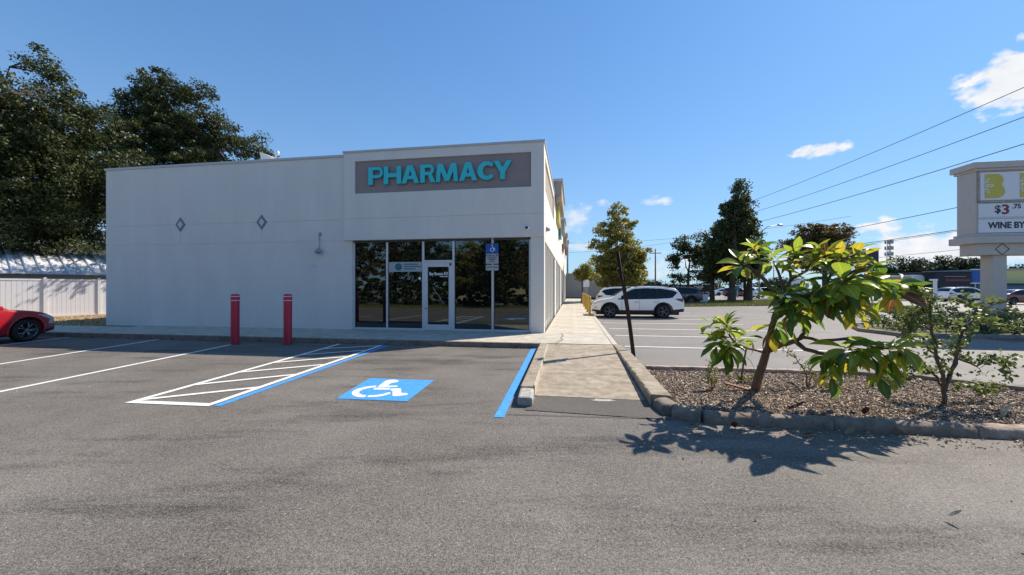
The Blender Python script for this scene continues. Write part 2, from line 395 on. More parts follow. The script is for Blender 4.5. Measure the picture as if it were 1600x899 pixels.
def part(name, mb, m, parent=None, smooth=False, bevel=0, loc=None, rot=None, fix=False):
    if smooth and smooth is not True: bevel, smooth = smooth, False
    o = link(name, mb.mesh(name, m, smooth, fix), parent, loc, rot)
    if bevel:
        b = o.modifiers.new('bevel', 'BEVEL'); b.width = bevel; b.segments = 2; b.limit_method = 'ANGLE'; b.angle_limit = R(40)
    return o
def tag(o, label, cat, group=None):
    o['label'] = label; o['category'] = cat
    if group: o['group'] = group
    return o
def thing(name, label, cat, loc=(0, 0, 0), rz=0.0, group=None):
    o = link(name, None, None, loc, (0, 0, rz)); o.empty_display_size = .2
    return tag(o, label, cat, group)
def bthing(name, label, cat, u, v, z=0.0, group=None, rz=0.0):   # frame aligned with the building
    return thing(name, label, cat, W(u, v, z), -TH + rz, group)
def struct(o): o['kind'] = 'structure'; return o
def copy_tree(o, parent=None):
    c = o.copy(); C.objects.link(c)
    if parent: c.parent = parent
    for ch in [x for x in C.objects if x.parent == o]: copy_tree(ch, c)
    return c
def gframe(name):
    o = link(name, None, None, P0, (0, 0, -TH)); return o
def text_mesh(name, s, size, m, extrude=.002, bold=0.0, align='CENTER', sx=1.0, shear=0):
    cu = bpy.data.curves.new(name, 'FONT'); cu.body = s; cu.size = size; cu.extrude = extrude; cu.offset = bold; cu.align_x = align; cu.align_y = 'CENTER'; cu.shear = shear
    cu.resolution_u = 3
    o = bpy.data.objects.new(name, cu); C.objects.link(o)
    me = bpy.data.meshes.new_from_object(o.evaluated_get(bpy.context.evaluated_depsgraph_get()))
    bpy.data.objects.remove(o); me.name = name
    me.materials.clear(); me.materials.append(MATS[m])
    if sx != 1: me.transform(Matrix.Diagonal((sx, 1, 1, 1)))
    return me
UP = (R(90), 0, 0)    # text/plates: local x to the right, y up, facing -v
def shape_mesh(name, polys, m, extrude, bevel=0.0):
    """filled outlines (holes by even-odd) in the local xy plane"""
    cu = bpy.data.curves.new(name, 'CURVE'); cu.dimensions = '2D'; cu.fill_mode = 'BOTH'; cu.extrude = extrude; cu.bevel_depth = bevel
    for p in polys:
        sp = cu.splines.new('POLY'); sp.points.add(len(p) - 1); sp.use_cyclic_u = True
        for q, pt in zip(sp.points, p): q.co = (pt[0], pt[1], 0, 1)
    o = bpy.data.objects.new(name, cu); C.objects.link(o)
    me = bpy.data.meshes.new_from_object(o.evaluated_get(bpy.context.evaluated_depsgraph_get()))
    bpy.data.objects.remove(o); me.name = name; me.materials.clear(); me.materials.append(MATS[m]); return me

# ------------------------------------------------------------------ ground
def sheet(name, pts, z, m, parent=None, kind='structure', world=True, thick=None):
    mb = MB()
    if thick: mb.prism(pts, z - thick, z)
    else: mb.add([(*p[:2], z) for p in pts], [tuple(range(len(pts)))])
    o = part(name, mb, m, parent)
    if kind: o['kind'] = kind
    return o
def wl(pts): return [tuple(W(u, v))[:2] for u, v in pts]
gr = sheet('ground', [(-1500, -1500), (1500, -1500), (1500, 2500), (-1500, 2500)], -.012, 'far_ground')
road_far = sheet('road', wl([(13, -80), (60, -80), (60, 260), (13, 260)]), -.006, 'road')
lot = sheet('parking_lot', [tuple(W(*p))[:2] for p in [(-40, -14.5), (13.5, -14.5), (13.5, 1.0)]] + [tuple(W(16, 1.2))[:2], tuple(W(60, 2.0))[:2]] + [tuple(W(60, 6.0))[:2], tuple(W(14.5, 5.0))[:2]] +
            [tuple(gp(1360, 486))[:2], tuple(gp(1230, 478))[:2], tuple(gp(1040, 480))[:2], tuple(W(5, 42))[:2], tuple(W(-.5, 42))[:2], tuple(W(-.5, -.5))[:2], tuple(W(-40, -.5))[:2]], 0, 'asphalt')
side_lot = sheet('side_parking_lot', wl([(2.0, -4.9), (13.0, -4.9), (13.6, .8), (13.6, 5)]) + [tuple(gp(1350, 486))[:2], tuple(gp(1230, 478.3))[:2], tuple(gp(1040, 480.3))[:2], tuple(W(5, 41.8))[:2], tuple(W(2.0, 41.8))[:2]], .004, 'asphalt_old')
# asphalt patch in front of the ramp, with its crack
patch = sheet('asphalt_patch', wl([(.42, -6.75), (1.95, -6.75), (2.1, -7.55), (.3, -7.45)]), .008, 'asphalt_patch', lot, None)

# verge with grass beyond the side lot
V_near = [gp(1020, 480), gp(1100, 479), gp(1230, 478), gp(1340, 485), gp(1400, 490), gp(1440, 494)]
V_far = [gp(1020, 472), gp(1100, 471), gp(1230, 470), gp(1340, 474), gp(1400, 480), gp(1440, 483)]
mb = MB(); n = len(V_near)
mb.add([(p.x, p.y, .07) for p in V_near] + [(p.x, p.y, .07) for p in V_far] + [(p.x, p.y, -.01) for p in V_near], [(i, i + 1, n + i + 1, n + i) for i in range(n - 1)] + [(i, i + 1, 2 * n + i + 1, 2 * n + i) for i in range(n - 1)])
verge = struct(part('grass_verge', mb, 'grass_base'))
def blades(name, quads, count, h0, h1, m, label, z=0.07, wdt=.012, kind='stuff'):
    """grass blades scattered over quads (lists of 4 world corners)"""
    vs = []; areas = []
    for q in quads: areas.append((Vector(q[1][:2]) - Vector(q[0][:2])).length * (Vector(q[3][:2]) - Vector(q[0][:2])).length)
    tot = sum(areas)
    for q, a in zip(quads, areas):
        k = int(count * a / tot)
        s, t = NR.rand(k, 1), NR.rand(k, 1)
        q = np.array([list(p)[:2] for p in q])
        P = (q[0] * (1 - s) + q[1] * s) * (1 - t) + (q[3] * (1 - s) + q[2] * s) * t
        ang = NR.rand(k) * 6.283; hgt = h0 + NR.rand(k) * (h1 - h0); lean = NR.randn(k, 2) * .3 * hgt[:, None]
        wv = np.stack([np.cos(ang), np.sin(ang)], 1) * wdt
        b1 = np.concatenate([P - wv, np.full((k, 1), z)], 1); b2 = np.concatenate([P + wv, np.full((k, 1), z)], 1)
        tp = np.concatenate([P + lean, (z + hgt)[:, None]], 1)
        vs.append(np.stack([b1, b2, tp], 1).reshape(-1, 3))
    v = np.concatenate(vs); k = len(v) // 3
    o = np_mesh(name, v, 3, m); o['kind'] = kind; tag(o, label, 'grass'); return o
def np_mesh(name, v, nv, m, parent=None, smooth=False):
    me = bpy.data.meshes.new(name); k = len(v) // nv
    me.vertices.add(len(v)); me.vertices.foreach_set('co', np.ascontiguousarray(v, dtype=np.float32).ravel())
    me.loops.add(len(v)); me.loops.foreach_set('vertex_index', np.arange(len(v), dtype=np.int32))
    me.polygons.add(k); me.polygons.foreach_set('loop_start', np.arange(0, len(v), nv, dtype=np.int32)); me.polygons.foreach_set('loop_total', np.full(k, nv, dtype=np.int32))
    me.materials.append(MATS[m]); me.update(calc_edges=True)
    if smooth: me.polygons.foreach_set('use_smooth', [True] * k)
    return link(name, me, parent)
blades('grass', [[V_near[i], V_near[i + 1], V_far[i + 1], V_far[i]] for i in range(n - 1)], 26000, .05, .22, 'blade', 'patchy dry green grass on the verge between the side lot and the road', wdt=.03)

# ------------------------------------------------------------------ pavement, ramp, curbs
def cgrid(name, m, slabs, parent, z0=.10, gap=.008, z1=.13):
    for (u0, u1, v0, v1) in slabs:
        mb = MB().box(-(u1 - u0) / 2 + gap, (u1 - u0) / 2 - gap, -(v1 - v0) / 2 + gap, (v1 - v0) / 2 - gap, 0, z1 - z0 + rnd.uniform(-.0015, .0015))
        part(name, mb, m, parent, loc=((u0 + u1) / 2, (v0 + v1) / 2, z0))
wk = struct(gframe('pavement')); 
part('pavement_bed', MB().box(-30, -17.6, -2.28, -.34, -.01, .112).box(-17.598, 2.05, -2.28, .6, -.01, .112).box(.02, 2.02, .6, 43, -.01, .111), 'alu_dark', wk)
us = [-30, -27, -24, -21, -18.2, -15.6, -13.0, -10.4, -7.8, -5.3, -2.9, -.55]
for a, b in zip(us[:-1], us[1:]): cgrid('slab', 'concrete', [(a, b, -2.2, .3 if a > -18 else -.35)], wk)
vs_ = [-2.2, .1] + [1.8 + 1.75 * i for i in range(24)]
for a, b in zip(vs_[:-1], vs_[1:]): cgrid('slab', 'concrete', [(-.55 if b < .2 else .02, 1.93, a, b)], wk)
# curb of the front walk, in segments
us = [-30 + 3.05 * i for i in range(11)]; us[-1] = .02
for a, b in zip(us[:-1], us[1:]): part('curb_segment', MB().box(-(b - a) / 2 + .006, (b - a) / 2 - .006, -.07, .07, 0, .142), 'curb', wk, bevel=.015, loc=((a + b) / 2, -2.27, -.005))
for i in range(15):
    a = -2.2 + 3 * i; part('curb_segment', MB().box(-.07, .07, -1.49, 1.49, 0, .14), 'concrete', wk, bevel=.015, loc=(2.0, a + 1.5, -.005))
# ramp between two curbs
ramp = struct(gframe('ramp'))
mb = MB(); vv = [-2.28, -3.0, -4.2, -5.4, -6.78]; zz = [.128, .115, .082, .048, .012]
for i in range(4):
    g = .006
    mb2 = MB().add([(.27, vv[i] - g, zz[i]), (1.93, vv[i] - g, zz[i]), (1.93, vv[i + 1] + g, zz[i + 1]), (.27, vv[i + 1] + g, zz[i + 1]), (.27, vv[i] - g, -.02), (1.93, vv[i] - g, -.02), (1.93, vv[i + 1] + g, -.02), (.27, vv[i + 1] + g, -.02)],
                   [(3, 2, 1, 0), (0, 1, 5, 4), (2, 3, 7, 6), (1, 2, 6, 5), (3, 0, 4, 7)])
    part('slab', mb2, 'concrete_old', ramp)
# left ramp curb, end painted white
segs = [(.09, .28, -2.35, -4.5), (.13, .33, -4.51, -6.75)]
part('curb_segment', MB().prism([(.07, -2.35), (.26, -2.35), (.30, -4.6), (.11, -4.6)][::-1], -.01, .15), 'concrete_old', ramp, bevel=.02)
part('curb_segment', MB().prism([(.11, -4.61), (.30, -4.61), (.34, -6.78), (.15, -6.78)][::-1], -.01, .145), 'concrete_old', ramp, bevel=.02)
part('curb_end', MB().prism([(.15, -6.79), (.36, -6.79), (.39, -7.3), (.18, -7.3)][::-1], -.01, .13), 'worn_white', ramp, bevel=.035)
# thin raised lip beside the left curb
part('lip', MB().prism([(.262, -2.4), (.285, -2.4), (.365, -6.75), (.342, -6.75)][::-1], 0, .153), 'concrete', ramp)
# right ramp curb and round-topped planter curbs
pl = struct(gframe('planter_curbs'))
def curb_run(pts, z, hw, m, name='curb_segment', parent=pl, seg=1.5, sq=False):
    """an extruded curb with a rounded crown cut into segments"""
    pts = [Vector((*p, 0)) for p in pts]
    for a, b in zip(pts[:-1], pts[1:]):
        L = (b - a).length; k = max(1, round(L / seg)); d = (b - a).normalized(); nr = Vector((-d.y, d.x, 0))
        for i in range(k):
            p, q = a.lerp(b, i / k) + d * .006, a.lerp(b, (i + 1) / k) - d * .006
            prof = [(-hw, -.02), (-hw, z * .55), (-hw * .8, z * .86), (-hw * .4, z), (hw * .4, z), (hw * .8, z * .86), (hw, z * .55), (hw, -.02)]
            if sq: prof = [(-hw, -.02), (-hw, z * .55), (-hw, z * .88), (-hw * .86, z), (hw * .86, z), (hw, z * .88), (hw, z * .55), (hw, -.02)]
            nst = max(4, int((q - p).length / .11)); vs = []
            for j in range(nst + 1):
                c_ = p.lerp(q, j / nst)
                for (t, h) in prof: vs.append(tuple(c_ + nr * t + Vector((0, 0, h + (rnd.uniform(-.007, .007) if h > 0 else 0)))))
            m_n = len(prof); fs = []
            for j in range(nst):
                for t in range(m_n - 1): fs.append((j * m_n + t, (j + 1) * m_n + t, (j + 1) * m_n + t + 1, j * m_n + t + 1))
            fs += [tuple(range(m_n)), tuple(nst * m_n + t for t in range(m_n))[::-1]]
            part(name, MB().add(vs, fs), m, parent, smooth=not sq, fix=True)
curb_run([(2.04, -2.38), (2.06, -3.1)], .15, .11, 'concrete_old', seg=1, sq=True)
curb_run([(2.07, -3.12), (2.09, -5.2), (2.10, -7.0)], .155, .14, 'concrete_old', seg=2.2, sq=True)
curb_run([(2.10, -7.02), (2.16, -7.36), (2.46, -7.5)], .13, .12, 'curb', seg=.6)
curb_run([(2.45, -7.5), (5.2, -7.5)], .115, .105, 'curb', seg=1.35)
curb_run([(5.21, -7.5), (13.6, -7.45)], .115, .105, 'curb_red', seg=1.9)
curb_run([(2.26, -4.98), (5.7, -4.90)], .155, .07, 'curb_red', seg=2.0, sq=True)
curb_run([(5.71, -4.90), (6.6, -5.05), (7.2, -5.55), (8.6, -6.5), (10.2, -7.3)], .155, .08, 'curb', seg=1.3, sq=True)

# mulch bed: ground plus loose chips
bedpoly = [(2.2, -7.42), (10, -7.42), (8.6, -6.55), (7.15, -5.62), (6.55, -5.13), (5.7, -4.97), (2.2, -5.03)]
bed = struct(part('mulch_bed', MB().prism(bedpoly, -.01, .085), 'mulch_bed', None, loc=P0, rot=(0, 0, -TH)))
def in_poly(x, y, poly):
    c = False; j = len(poly) - 1
    for i in range(len(poly)):
        if (poly[i][1] > y) != (poly[j][1] > y) and x < (poly[j][0] - poly[i][0]) * (y - poly[i][1]) / (poly[j][1] - poly[i][1]) + poly[i][0]: c = not c
        j = i
    return c
def chips(name, poly, count, z0, z1, L0, L1, m, label, cat, flat=.35):
    us = [p[0] for p in poly]; vs = [p[1] for p in poly]; P = []
    while len(P) < count:
        u, v = rnd.uniform(min(us), max(us)), rnd.uniform(min(vs), max(vs))
        if in_poly(u, v, poly): P.append((u, v))
    P = np.array(P); k = len(P)
    L = L0 + NR.rand(k) ** 2.5 * (L1 - L0); w = L * (.12 + .35 * NR.rand(k)); a = NR.rand(k) * 6.283; ti = NR.randn(k) * flat; ti2 = NR.randn(k) * flat
    X = np.stack([np.cos(a) * np.cos(ti), np.sin(a) * np.cos(ti), np.sin(ti)], 1); Y = np.stack([-np.sin(a) * np.cos(ti2), np.cos(a) * np.cos(ti2), np.sin(ti2)], 1)
    w3 = P[:, :1] * np.array([[cT, -sT]]) + P[:, 1:] * np.array([[sT, cT]]) + np.array([[P0.x, P0.y]])
    c3 = np.concatenate([w3, (z0 + NR.rand(k, 1) * (z1 - z0))], 1)
    X = X * (L / 2)[:, None]; Y = Y * (w / 2)[:, None]; Z = np.cross(X, Y); Z /= np.linalg.norm(Z, axis=1)[:, None]; Z *= .004
    a_, b_, c_, d_ = c3 - X - Y * .6, c3 + X - Y, c3 + X * .9 + Y, c3 - X + Y * .8
    quads = [np.stack(q, 1) for q in ((a_ + Z, b_ + Z, c_ + Z, d_ + Z), (a_ - Z, b_ - Z, b_ + Z, a_ + Z), (b_ - Z, c_ - Z, c_ + Z, b_ + Z), (c_ - Z, d_ - Z, d_ + Z, c_ + Z), (d_ - Z, a_ - Z, a_ + Z, d_ + Z))]
    # one island per chip: share vertices
    V = np.concatenate([np.stack([a_ - Z, b_ - Z, c_ - Z, d_ - Z, a_ + Z, b_ + Z, c_ + Z, d_ + Z], 1)], 0).reshape(-1, 3)
    base = np.arange(k)[:, None, None] * 8; fc = np.array([[4, 5, 6, 7], [0, 1, 5, 4], [1, 2, 6, 5], [2, 3, 7, 6], [3, 0, 4, 7]])[None]
    fi = (base + fc).reshape(-1)
    me = bpy.data.meshes.new(name); me.vertices.add(len(V)); me.vertices.foreach_set('co', V.astype(np.float32).ravel())
    me.loops.add(len(fi)); me.loops.foreach_set('vertex_index', fi.astype(np.int32)); nf = len(fi) // 4
    me.polygons.add(nf); me.polygons.foreach_set('loop_start', np.arange(0, len(fi), 4, dtype=np.int32)); me.polygons.foreach_set('loop_total', np.full(nf, 4, dtype=np.int32))
    me.materials.append(MATS[m]); me.update(calc_edges=True)
    o = link(name, me); o['kind'] = 'stuff'; tag(o, label, cat); return o
chips('mulch', bedpoly, 64000, .08, .10, .008, .058, 'mulch_chip', 'grey brown wood mulch covering the planter bed beside the ramp', 'mulch')

# ------------------------------------------------------------------ painted markings (children of the lots)
def stripe(name, p, q, w, m, z=.006, parent=lot, endcut=None):
    p, q = Vector(p), Vector(q); d = (q - p).normalized(); nr = Vector((-d.y, d.x)) * w / 2
    pts = [p - nr, q - nr, q + nr, p + nr]
    return sheet(name, [tuple(W(*a))[:2] for a in pts], z, m, parent, None)
stripe('stall_line', (-15.15, -2.4), (-14.0, -7.6), .10, 'white_paint')
stripe('stall_line', (-11.72, -2.43), (-10.55, -7.9), .10, 'white_paint')
stripe('stall_line', (-8.60, -2.75), (-7.65, -8.6), .10, 'white_paint')
stripe('stall_line', (-18.6, -2.4), (-17.4, -7.2), .10, 'white_paint')
hA0, hA1 = Vector((-5.62, -2.42)), Vector((-5.17, -7.95)); hB0, hB1 = Vector((-4.33, -2.45)), Vector((-3.98, -7.90))
stripe('hatch_line', hA0, hA1, .10, 'white_paint', .006)
stripe('hatch_line', hB0, hB1, .10, 'white_paint', .006)
stripe('hatch_line', hA1 + Vector((-.05, -.0)), hB1 + Vector((.05, 0)), .12, 'white_paint', .0075)
for k in range(6):
    t0 = 1.0 - k * .168; t1 = t0 - .165 * .96
    a = hA0.lerp(hA1, t0 - .0 if k else .985); b = hB0.lerp(hB1, max(t0 - .17 - .0, .02))
    if k < 6: stripe('hatch_line', a, b, .10, 'white_paint', .0083 + k * .0004)
stripe('blue_line', (-4.14, -2.5), (-3.83, -7.93), .11, 'blue_paint')
stripe('blue_line', (-.10, -2.36), (.02, -7.78), .125, 'blue_paint')
for v in (-1.63, .83, 3.03, 5.5, 8.0, 10.6, 13.2, 15.8, 18.4): stripe('stall_line', (2.32, v), (8.2, v), .10, 'white_paint', .010, side_lot)
# accessible emblem: blue rectangle with the white wheelchair figure, on the asphalt
q0, q1, q2, q3 = Vector((-2.45, -7.36)), Vector((-1.38, -7.33)), Vector((-1.44, -6.10)), Vector((-2.62, -6.13))
emb = link('accessible_emblem', None, lot); 
sheet('blue_field', [tuple(W(*a))[:2] for a in (q0, q1, q2, q3)], .006, 'blue_paint', emb, None)
def epos(s, t): a = q0.lerp(q1, s).lerp(q3.lerp(q2, s), t); return tuple(W(a.x, a.y))[:2]
def inv_px(px, py):      # emblem coordinates of a point measured on the ground
    g = gc(px, py); g = Vector(g)
    s = t = .5
    for _ in range(30):
        a = q0.lerp(q1, s).lerp(q3.lerp(q2, s), t); e = g - a
        du = (q1 - q0).lerp(q2 - q3, t); dv = (q3 - q0).lerp(q2 - q1, s)
        det = du.x * dv.y - du.y * dv.x
        s += (e.x * dv.y - e.y * dv.x) / det; t += (du.x * e.y - du.y * e.x) / det
    return s, t
def zc(cx, cy): return (510 + cx / 8.889, 580 + cy / 8.889)
def eshape(name, pts):
    P = [epos(*inv_px(*zc(*p))) for p in pts]
    bm = bmesh.new(); vs = [bm.verts.new((*p, .0085)) for p in P]; es = [bm.edges.new((vs[i], vs[(i + 1) % len(vs)])) for i in range(len(vs))]
    bmesh.ops.triangle_fill(bm, use_beauty=True, edges=es); bmesh.ops.recalc_face_normals(bm, faces=bm.faces)
    me = bpy.data.meshes.new(name); bm.to_mesh(me); bm.free(); me.materials.append(MATS['white_paint']); link(name, me, emb)
eshape('emblem_body', [(705, 232), (790, 165), (830, 140), (880, 128), (940, 126), (985, 132), (1005, 148), (985, 160), (905, 172), (880, 185), (825, 232)])
eshape('emblem_arm', [(858, 210), (990, 210), (985, 228), (835, 228)])
eshape('emblem_seat', [(672, 238), (890, 240), (872, 266), (648, 264)])
eshape('emblem_leg', [(905, 248), (1035, 248), (1040, 312), (1120, 314), (1135, 325), (1110, 342), (925, 358), (918, 345), (918, 285), (880, 270)])
eshape('emblem_wheel', [(702, 208), (560, 222), (440, 250), (375, 280), (352, 305), (358, 335), (400, 360), (470, 372), (530, 370), (560, 345), (500, 338), (455, 318), (455, 292), (500, 265), (580, 245), (670, 232)])
eshape('emblem_wheel', [(590, 346), (700, 340), (800, 322), (850, 304), (892, 304), (885, 322), (800, 350), (700, 364), (560, 368)])
chips('grit', [(2.2, -7.95), (13, -7.95), (13, -7.60), (2.5, -7.62), (2.2, -7.68)], 900, .004, .014, .008, .05, 'straw_chip', 'leaf bits and grit gathered in the gutter along the front kerb', 'litter')
chips('grit', [(-30, -2.62), (-.2, -2.60), (-.2, -2.36), (-30, -2.36)], 900, .004, .012, .006, .04, 'straw_chip', 'small dry debris lying along the foot of the front walk kerb', 'litter')
chips('grit', [(-12, -12.4), (9, -12.4), (9, -3.5), (1.0, -8.4), (-12, -3)], 260, .004, .010, .006, .022, 'straw_chip', 'scattered pale specks and crumbs on the open asphalt', 'litter')
stripe('crack', (.1, -7.66), (2.0, -7.52), .015, 'alu_dark', .0095)

_k = MB(); _p = [Vector(gc(x, y, .13)) for x, y in ((877, 521), (880, 525), (876, 528), (879, 531), (871, 535), (868, 539))]
_k.add([(p.x - .01, p.y, .1335) for p in _p] + [(p.x + .012, p.y, .1335) for p in _p], [(i, i + 1, len(_p) + i + 1, len(_p) + i) for i in range(len(_p) - 1)])
part('crack', _k, 'alu_dark', wk)
# ------------------------------------------------------------------ pharmacy building
B = bthing('pharmacy_building', 'low grey stucco corner shop building with dark storefront glass at its right end', 'building', 0, 0)
def bpart(name, mb, m, bevel=0, parent=None, **k): return part(name, mb, m, parent or B, bevel=bevel, **k)
g = .007
for (z0, z1) in ((0, 3.27 - g), (3.27 + g, 4.02 - g), (4.02 + g, 6.24)):
    if z0 > 3 and z1 < 4.1:
        for (a, b) in ((-17.4, -13.925 - g), (-13.925 + g, -10.41 - g), (-10.41 + g, -7.06)): bpart('wall_panel', MB().box(a, b, .12, .40, z0, z1), 'stucco')
    else: bpart('wall_panel', MB().box(-17.4, -7.06, .12, .40, z0, z1), 'stucco')
bpart('wall', MB().box(-17.38, -7.06, .132, .39, .02, 6.23), 'stucco')
bpart('wall', MB().box(-17.4, -17.1, .41, 32, 0, 6.24), 'stucco')
bpart('wall', MB().box(-17.4, -1, 32, 32.3, 0, 6.1), 'stucco')
bpart('coping', MB().box(-17.44, -7.05, .08, .5, 6.24, 6.33), 'coping', .01)
bpart('roof', MB().box(-17.1, -.3, .42, 40, 5.7, 5.85), 'far_grey')
for u, hw in ((-13.925, .22), (-10.41, .22)):
    o = 4.02
    dm = bpart('diamond', MB().add([(u - hw, .105, o), (u, .105, o - .28), (u + hw, .105, o), (u, .105, o + .28), (u - hw, .118, o), (u, .118, o - .28), (u + hw, .118, o), (u, .118, o + .28)],
               [(0, 1, 2, 3), (0, 4, 5, 1), (1, 5, 6, 2), (2, 6, 7, 3), (3, 7, 4, 0)]), 'diamond_grey')
    k = .55
    part('diamond_centre', MB().add([(u - hw * k, .100, o), (u, .100, o - .28 * k), (u + hw * k, .100, o), (u, .100, o + .28 * k)], [(0, 1, 2, 3)]), 'diamond_light', dm)
# right block: fascia with recessed sign field
FZ0, FZ1 = 3.27, 6.33
uL, uR, zB_, zT_ = -6.63, -.42, 4.895, 6.03
bpart('fascia_panel', MB().box(-7.05, 0, 0, .32, FZ0, 4.02 - g), 'stucco')
bpart('fascia_panel', MB().box(-7.05, 0, 0, .32, 4.02 + g, zB_), 'stucco')
bpart('fascia_panel', MB().box(-7.05, uL, 0, .32, zB_, zT_).box(uR, 0, 0, .32, zB_, zT_).box(-7.05, 0, 0, .32, zT_, FZ1), 'stucco')
bpart('fascia_core', MB().box(-7.04, -.01, .012, .31, FZ0 + .01, 4.3), 'stucco')
bpart('sign_field', MB().box(uL, uR, .055, .3, zB_, zT_), 'band_grey')
bpart('coping', MB().box(-7.08, .04, -.04, .42, FZ1, 6.40), 'coping', .01)
# end wall of the block above the lower roof and the soffit
bpart('soffit', MB().box(-7.05, -.0, .33, .6, 3.2, FZ0 + .02), 'stucco')
bpart('column', MB().box(-7.05, -6.80, .10, .45, 0, FZ0), 'stucco')
bpart('column', MB().box(-.437, 0.0, .06, .45, 0.0, FZ0), 'stucco')
# storefront: mullions, rails, panes
mu = [-6.765, -5.508, -4.181, -3.095, -1.733, -.47]
vF = .17
for i, u in enumerate(mu): bpart('mullion', MB().box(u - .035, u + .035, vF, vF + .12, .13, FZ0 - .07), 'alu', .004)
for i in range(5):
    a, b = mu[i] + .036, mu[i + 1] - .036
    bpart('head_rail', MB().box(a, b, vF, vF + .1, FZ0 - .07, FZ0 - .005), 'alu_dark')
    if i == 2: continue
    bpart('sill_rail', MB().box(a, b, vF - .005, vF + .1, .13, .20), 'alu', .004)
    bpart('gasket', MB().box(a, a + .018, vF + .02, vF + .06, .2, FZ0 - .07).box(b - .018, b, vF + .02, vF + .06, .2, FZ0 - .07), 'alu_dark')
    bpart('pane', MB().box(a + .018, b - .018, vF + .045, vF + .055, .2, FZ0 - .07), 'shop_glass')
a, b = mu[2] + .036, mu[3] - .036
bpart('transom', MB().box(a, b, vF - .004, vF + .1, 2.47, 2.55), 'alu', .004)
bpart('pane', MB().box(a, b, vF + .045, vF + .055, 2.55, FZ0 - .07), 'shop_glass')
door = bpart('door', MB().box(a, a + .13, vF + .0, vF + .05, .14, 2.465).box(b - .13, b, vF + .0, vF + .05, .14, 2.465).box(a + .13, b - .13, vF, vF + .05, .14, .34).box(a + .13, b - .13, vF, vF + .05, 2.32, 2.465), 'alu', .003)
part('door_glass', MB().box(a + .13, b - .13, vF + .02, vF + .03, .34, 2.32), 'shop_glass', door)
part('handle', MB().tube([(a + .065, vF, 1.35), (a + .065, vF - .05, 1.33), (a + .065, vF - .05, 1.02), (a + .065, vF, 1.0)], .012, 8), 'alu', door)
part('lock', MB().lathe([(.0, -.02), (.025, -.02), (.025, .01)], 12, 'y', (a + .065, vF, .90)), 'alu_dark', door)
part('closer_plate', MB().box(b - .10, b - .03, vF - .02, vF, 2.36, 2.44), 'alu_dark', door)
link('lettering', text_mesh('lettering', 'Bay Breeze RX', .155, 'ink_white', .001, .0035, 'CENTER', .72), door, (a + .52, vF + .018, 2.08), UP)
part('printed_line', MB().box(a + .56, a + .86, vF + .016, vF + .018, 1.972, 1.996), 'ink_white', door)
part('stripe_reflector', MB().tube([(a + .32, vF + .014, 1.62), (a + .38, vF + .014, 1.5), (a + .52, vF + .014, 1.35), (a + .62, vF + .014, 1.15), (a + .72, vF + .014, 1.05)], .007, 6), 'banner', door)
# banner in the second bay
b0, b1 = mu[1] + .06, mu[2] - .06
bn = bpart('banner', MB().box(b0, b1, vF + .025, vF + .032, 2.16, 2.50), 'banner')
part('emblem', MB().lathe([(0, -.004), (.13, -.004), (.13, .004)], 24, 'y', (b0 + .36, vF + .024, 2.33)), 'banner_teal', bn)
for k, (zz_, ww) in enumerate(((2.42, .52), (2.34, .62), (2.26, .44))):
    part('printed_line', MB().box(b0 + .55, b0 + .55 + ww, vF + .022, vF + .024, zz_ - .018, zz_ + .018), 'banner_teal', bn)
bpart('sticker', MB().lathe([(0, -.003), (.05, -.003), (.05, .003)], 14, 'y', (mu[2] - .14, vF + .042, 1.93)), 'ink_white')
# wall behind the glass
bpart('interior', MB().box(-6.9, -.3, vF + .2, vF + .25, 0, 3.3), 'car_black')

# side facade (u = 0 plane), fascia with recess, storefront bays under it
bpart('fascia_panel', MB().box(-.3, 0, .325, 40, FZ0, 4.02 - g).box(-.3, -.012, .325, 40, 3.9, 4.1).box(-.3, 0, .325, 40, 4.02 + g, zB_), 'stucco_white')
bpart('fascia_panel', MB().box(-.3, 0, .325, .6, zB_, zT_).box(-.3, 0, 6.6, 40, zB_, zT_).box(-.3, 0, .325, 40, zT_, FZ1), 'stucco_white')
bpart('sign_field', MB().box(-.3, -.055, .6, 6.6, zB_, zT_), 'stone_tan')
bpart('coping', MB().box(-.4, .04, .43, 40, FZ1, 6.40), 'coping', .01)
bpart('soffit', MB().box(-.45, -.002, .46, 40, 3.18, FZ0 - .002), 'stucco_white')
vv = .5; k = 0
side = []
while vv < 39:
    w_ = 1.15 if k % 7 != 5 else 2.1
    if k % 7 < 5:
        bpart('side_pane', MB().box(-.26, -.25, vv + .1, vv + w_, .32, 3.18), 'side_glass')
        bpart('column', MB().box(-.30, -.05, vv - .08, vv + .10, .13, 3.18), 'stucco_white')
        bpart('kick_plate', MB().box(-.30, -.1, vv + .102, vv + w_ - .082, .1, .32), 'stucco_white')
    elif k % 7 == 5:
        bpart('column', MB().box(-.30, -.05, vv - .08, vv + .10, .13, 3.18), 'stucco_white')
        dd = bpart('side_door', MB().box(-.22, -.16, vv + .12, vv + .25, .13, 2.45).box(-.22, -.16, vv + 1.0, vv + 1.12, .13, 2.45).box(-.22, -.16, vv + .25, vv + 1.0, 2.32, 2.45).box(-.22, -.16, vv + .25, vv + 1.0, .13, .4), 'alu')
        part('door_glass', MB().box(-.20, -.19, vv + .25, vv + 1.0, .4, 2.32), 'side_glass', dd)
        bpart('side_pane', MB().box(-.26, -.25, vv + .12, vv + 2.0, 2.48, 3.18).box(-.26, -.25, vv + 1.15, vv + 2.0, .3, 2.46), 'side_glass')
    else:
        bpart('column', MB().box(-.30, -.03, vv - .08, vv + 1.07, .0, 3.18), 'stucco_white')
    vv += w_; k += 1
bpart('wall', MB().box(-.6, -.31, .5, 40, 0, 3.2), 'stucco')
